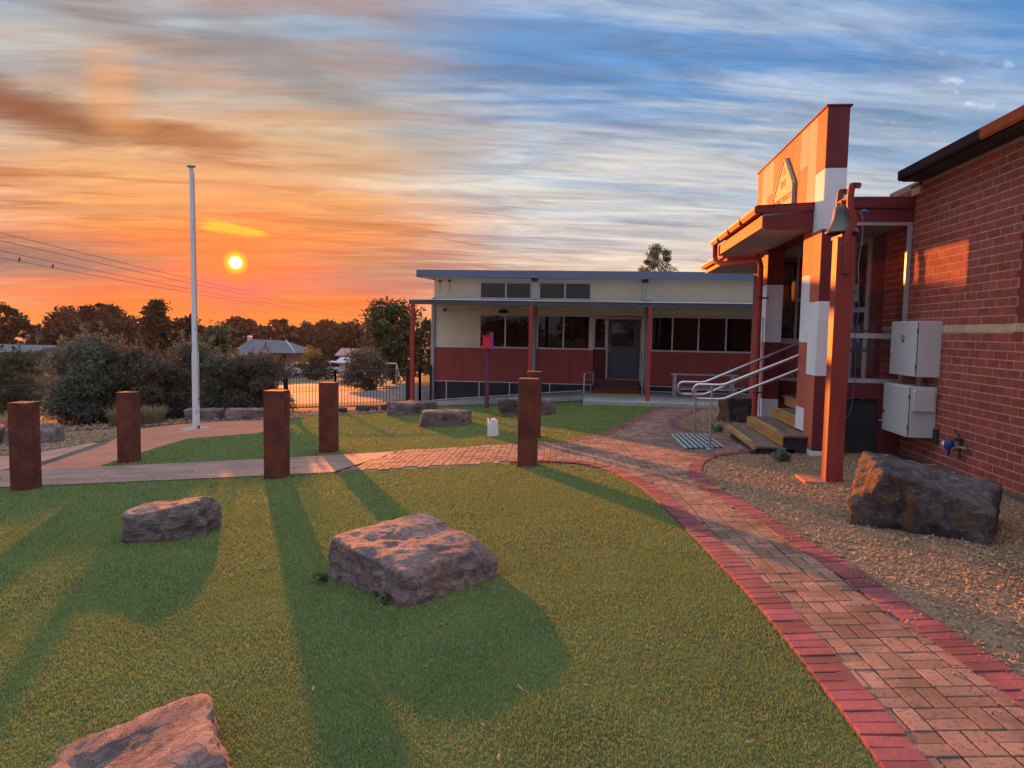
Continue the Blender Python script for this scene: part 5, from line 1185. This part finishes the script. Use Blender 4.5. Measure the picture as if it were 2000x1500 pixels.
far(-85, 185, 3.5, 8.5, 7, 'leaf_dark', 'distant tree second to the right of the sun', n=2000, size=.5, nclump=14, flat=.6, trunk=.3, crown0=.3, clump=.22)
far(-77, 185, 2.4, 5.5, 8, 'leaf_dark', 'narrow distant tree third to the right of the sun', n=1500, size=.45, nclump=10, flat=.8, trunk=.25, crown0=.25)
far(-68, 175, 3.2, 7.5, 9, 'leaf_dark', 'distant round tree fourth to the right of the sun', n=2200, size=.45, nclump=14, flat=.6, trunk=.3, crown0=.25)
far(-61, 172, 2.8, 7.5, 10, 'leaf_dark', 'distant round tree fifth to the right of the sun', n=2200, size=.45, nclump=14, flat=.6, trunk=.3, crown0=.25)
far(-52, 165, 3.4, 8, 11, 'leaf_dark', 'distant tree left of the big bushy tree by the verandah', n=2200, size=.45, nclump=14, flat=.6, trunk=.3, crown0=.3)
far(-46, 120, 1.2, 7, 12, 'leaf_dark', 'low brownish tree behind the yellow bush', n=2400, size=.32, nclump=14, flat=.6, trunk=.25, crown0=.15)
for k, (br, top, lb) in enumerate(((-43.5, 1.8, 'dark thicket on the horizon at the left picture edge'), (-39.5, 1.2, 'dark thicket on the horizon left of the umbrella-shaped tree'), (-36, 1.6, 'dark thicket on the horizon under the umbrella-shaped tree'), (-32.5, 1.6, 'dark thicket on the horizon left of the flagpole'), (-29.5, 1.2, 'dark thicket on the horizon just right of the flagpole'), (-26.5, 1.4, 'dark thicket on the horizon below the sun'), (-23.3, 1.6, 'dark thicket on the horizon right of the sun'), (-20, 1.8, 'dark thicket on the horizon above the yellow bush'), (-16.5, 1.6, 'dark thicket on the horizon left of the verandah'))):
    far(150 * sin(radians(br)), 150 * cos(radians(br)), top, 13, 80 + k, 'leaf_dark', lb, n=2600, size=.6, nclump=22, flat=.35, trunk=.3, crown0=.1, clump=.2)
far(-11.9, 41, 3.15, 4.3, 13, 'leaf_mid', 'big bushy green tree beside the verandah corner', n=11000, size=.12, nclump=34, flat=.75, trunk=.2, crown0=.15, clump=.22)
far(-9.6, 41.5, 2.2, 3.0, 14, 'leaf_mid', 'lower green tree half hidden behind the verandah post', n=4200, size=.12, nclump=16, flat=.8, trunk=.15, crown0=.12, clump=.26)
far(-24.6, 59.5, -.25, 1.7, 15, 'leaf_yellow', 'small yellow-green bush behind the car park', n=1500, size=.09, nclump=10, flat=.9, trunk=.1, crown0=.2)
far(-22.4, 55.5, -.85, 3.0, 16, 'leaf_dark', 'low dark hedge under the yellow bush', n=1800, size=.12, nclump=12, flat=.55, trunk=.1, crown0=.1)
far(-11.4, 34.2, .42, 2.4, 17, 'leaf_olive_red', 'brownish rounded bush behind the picket fence', n=6500, size=.07, nclump=22, flat=.75, trunk=.08, crown0=.08, clump=.25)
far(3.6, 47.5, 7.35, 2.9, 18, 'leaf_grey', 'grey-green gum tree top above the cream building roof', n=5200, size=.10, nclump=24, flat=.7, trunk=.16, crown0=.55, clump=.19, asp=.3)

# ================================================================== beyond the fence: houses, cars, goal, power lines
h = thing('house', 'brick house with grey hipped roof among the far trees', 'house', (-34.5, 73, G(-34.5, 73)))
MB().box(-37.6, -31.6, 71.6, 76.5, G(-34.5, 73) - .5, -1.15).build('wall', 'house_wall', h)
r_ = MB(); r_.add([(-38.1, 71.1, -1.2), (-31.0, 71.1, -1.2), (-31.0, 77, -1.2), (-38.1, 77, -1.2), (-37.2, 74, .12), (-33.3, 74, .02)], [(0, 1, 5, 4), (1, 2, 5), (2, 3, 4, 5), (3, 0, 4), (3, 2, 1, 0)]); rr = r_.build('roof', 'house_roof', h)
MB().tube([(-33.3, 73.98, .06), (-31.0, 71.1, -1.14)], .07, 6).build('ridge_cap', 'shed_white', rr)
MB().box(-37.6, -37.2, 73.8, 74.2, -.2, .45).build('chimney', 'shed_white', rr); MB().tube([(-34.8, 73.5, -.2), (-34.8, 73.5, .35)], .03, 6).build('vent_pipe', 'shed_white', rr)
for x in (-36.5, -34.4, -32.8): MB().box(x - .5, x + .5, 71.57, 71.6, -2.4, -1.4).build('window', 'glass_dark', h)
def shed(name, label, x0, x1, y0, y1, ze, zr, mw, mr):
    s = thing(name, label, 'building', ((x0 + x1) / 2, y0, G((x0 + x1) / 2, y0)))
    MB().box(x0, x1, y0, y1, G((x0 + x1) / 2, y0) - .6, ze).build('wall', mw, s)
    MB().prism([(y0 - .3, ze), ((y0 + y1) / 2, zr), (y1 + .3, ze), (y1 + .3, ze - .08), (y0 - .3, ze - .08)], 0, x0 - .3, x1 + .3).build('roof', mr, s)
    MB().box(x0 + (x1 - x0) * .3, x0 + (x1 - x0) * .6, y0 - .02, y0, ze - 1.4, ze - .3).build('door', 'base_black', s)
shed('shed', 'low grey-roofed shed in front of the brick house', -35.2, -32.2, 65, 68.5, -1.75, -1.0, 'house_wall', 'house_roof')
shed('shed', 'small white shed left of the brownish bush', -22.2, -20.2, 60, 62.5, -1.45, -1.05, 'shed_white', 'shed_white')
shed('shed', 'distant roof of pinkish tiles left of the bushy tree', -30.5, -27.8, 82, 86, -1.75, -.95, 'house_wall', 'roof_pink')
shed('shed', 'long grey roof at the left picture edge behind the hedge', -45, -35.7, 41.5, 46, -.35, .05, 'house_wall', 'house_roof')
def car(label, x, y, rz, m, group='cars parked beyond the fence'):
    t = thing('parked_car', label, 'car', (x, y, G(x, y)), group); t.rotation_euler = (0, 0, rz)
    Z0 = Vector((0, 0, 0)); b = MB().prism([(-2.1, .35), (2.1, .35), (2.15, .75), (1.3, .92), (.75, 1.42), (-1.2, 1.45), (-1.95, .95), (-2.15, .8)], 1, -.85, .85); b.build('body', m, t, bevel=.06, loc=Z0)
    for sy in (-.856, .856): MB().prism([(1.1, .93), (.68, 1.34), (-.2, 1.36), (-.2, .93)], 1, min(sy, sy * .99), max(sy, sy * .99)).prism([(-.28, .93), (-.28, 1.36), (-1.1, 1.35), (-1.6, .95)], 1, min(sy, sy * .99), max(sy, sy * .99)).build('side_window', 'glass_dark', t, loc=Z0)
    for wx in (-1.3, 1.3):
        for sy in (-.8, .8):
            w = MB().lathe((wx, sy, .32), [(0, -.1), (.28, -.1), (.32, -.06), (.32, .06), (.28, .1), (0, .1)], 16, 1).build('wheel', 'tyre', t, loc=Z0); MB().lathe((wx, sy * 1.13, .32), [(0, -.01), (.18, -.01), (.18, .01), (0, .01)], 12, 1).build('rim', 'galv', w, loc=Z0)
    for sy in (-.55, .55): MB().box(2.10, 2.16, sy - .15, sy + .15, .62, .74).build('headlight', 'shed_white', t, loc=Z0)
car('white parked car seen through the fence, left of the two', -28.9, 69.4, .2, 'car_white'); car('white parked car seen through the fence, right of the two', -25.6, 68.0, .1, 'car_white')
gl = thing('goal', 'white football goal frame on the grass behind the picket fence', 'goal', (-10.6, 35.5, G(-10.6, 35.5)))
gz0 = G(-10.4, 35.2)
MB().tube([(-11.9, 35.3, gz0), (-11.9, 35.3, -.2), (-10.05, 35.3, -.2), (-10.05, 35.3, gz0)], .05, 8).build('front_frame', 'shed_white', gl)
MB().tube([(-10.05, 35.3, -.2), (-10.0, 36.2, gz0)], .035, 8).tube([(-11.9, 35.3, -.2), (-11.9, 36.2, gz0)], .035, 8).tube([(-11.9, 36.2, gz0 + .03), (-10.0, 36.2, gz0 + .03)], .035, 8).build('back_frame', 'shed_white', gl)
def pole(label, x, y, H, arms):
    p = thing('power_pole', label, 'power pole', (x, y, G(x, y)), 'power poles'); z = G(x, y)
    MB().tube([(x, y, z - .3), (x, y, z + H)], [.16, .11], 8).build('pole', 'bark', p)
    for a in arms: MB().box(x - .9, x + .9, y - .05, y + .05, z + a, z + a + .12).build('crossarm', 'bark', p)
pole('slim power pole rising above the left shrub', -66, 78, 6.0, (5.2,)); pole('power pole among the trees at the right end of the wires', -43, 130, 9.3, (8.9, 8.4))
pole('power pole out at the left end of the wires', -37.35, 38.0, 9.5, (9.1, 8.3))
def wire(label, z0, z1, dx):
    P0, P1 = Vector((-37.35 + dx, 38.0, z0)), Vector((-43 + dx, 130, z1)); pts = []
    for i in range(25):
        t = i / 24; q = P0.lerp(P1, t); q.z -= .9 * 4 * t * (1 - t) * .55; pts.append(tuple(q))
    tag(MB().tube(pts, .016, 5).build('power_line', 'wire', None), label, 'power line', 'power lines at left'); return pts
wire('topmost power line crossing the sunset sky at left', 7.35, 4.1, 0); wire('second power line from the top at left', 6.75, 3.8, .5); wire('third power line from the top at left', 6.3, 3.5, -.5); LW = wire('lowest power line at left, carrying two birds', 5.62, 3.2, .8)
def bird(label, i):
    p = Vector(LW[0]).lerp(Vector(LW[2]), i); p.z = p.z - .0
    t = thing('bird', label, 'bird', tuple(p), 'birds on the power line')
    b = MB(); b.lathe((0, 0, 0), [(0, -.02), (.045, .03), (.065, .09), (.055, .15), (.035, .185), (.045, .215), (.035, .25), (0, .265)], 12); b.v = [(x * .9, y * 1.2 + z * .25, z) for x, y, z in b.v]
    b.add([(-.03, -.02, .03), (.03, -.02, .03), (.02, -.09, -.10), (-.02, -.09, -.10), (0, -.03, .0), (0, -.08, -.1)], [(0, 1, 2, 3), (4, 0, 3, 5), (1, 4, 5, 2), (3, 2, 5)]); b.add([(-.012, .10, .225), (.012, .10, .225), (0, .15, .215), (0, .10, .24)], [(0, 1, 2), (1, 3, 2), (3, 0, 2)])
    b.build('body', 'feather', t, smooth='auto', loc=(0, 0, 0)); MB().tube([(-.015, .01, .0), (-.015, .01, .04)], .006, 5).tube([(.015, .01, .0), (.015, .01, .04)], .006, 5).build('leg', 'feather', t, loc=(0, 0, 0))
bird('small dark bird on the lowest wire, left of the pair', .55); bird('small dark bird on the lowest wire, right of the pair', .95)

# ---- trees behind the viewpoint, seen only as reflections in the windows
for k, (x, y, top, wd, lb) in enumerate(((-9, -26, 2.3, 7, 'tree behind the viewpoint reflected in the cream building windows, left'), (-1.5, -30, 3.9, 6, 'tree behind the viewpoint reflected in the cream building windows, middle'), (7, -34, 3.4, 8, 'tree behind the viewpoint reflected in the cream building windows, right'), (-18, -30, 5.0, 9, 'tree behind the viewpoint at far left'))):
    tree('gum_tree', lb, (x, y, .1), top, wd, 200 + k, 'leaf_dark', n=3000, size=.22, crown0=.2, nclump=18, flat=.6, trunk=.25, group='trees behind the viewpoint')

# ---- smoky evening air
hz = MB().box(-640, 640, -640, 640, -8.5, 9.5).build('haze', 'haze', None); tag(hz, kind='stuff')
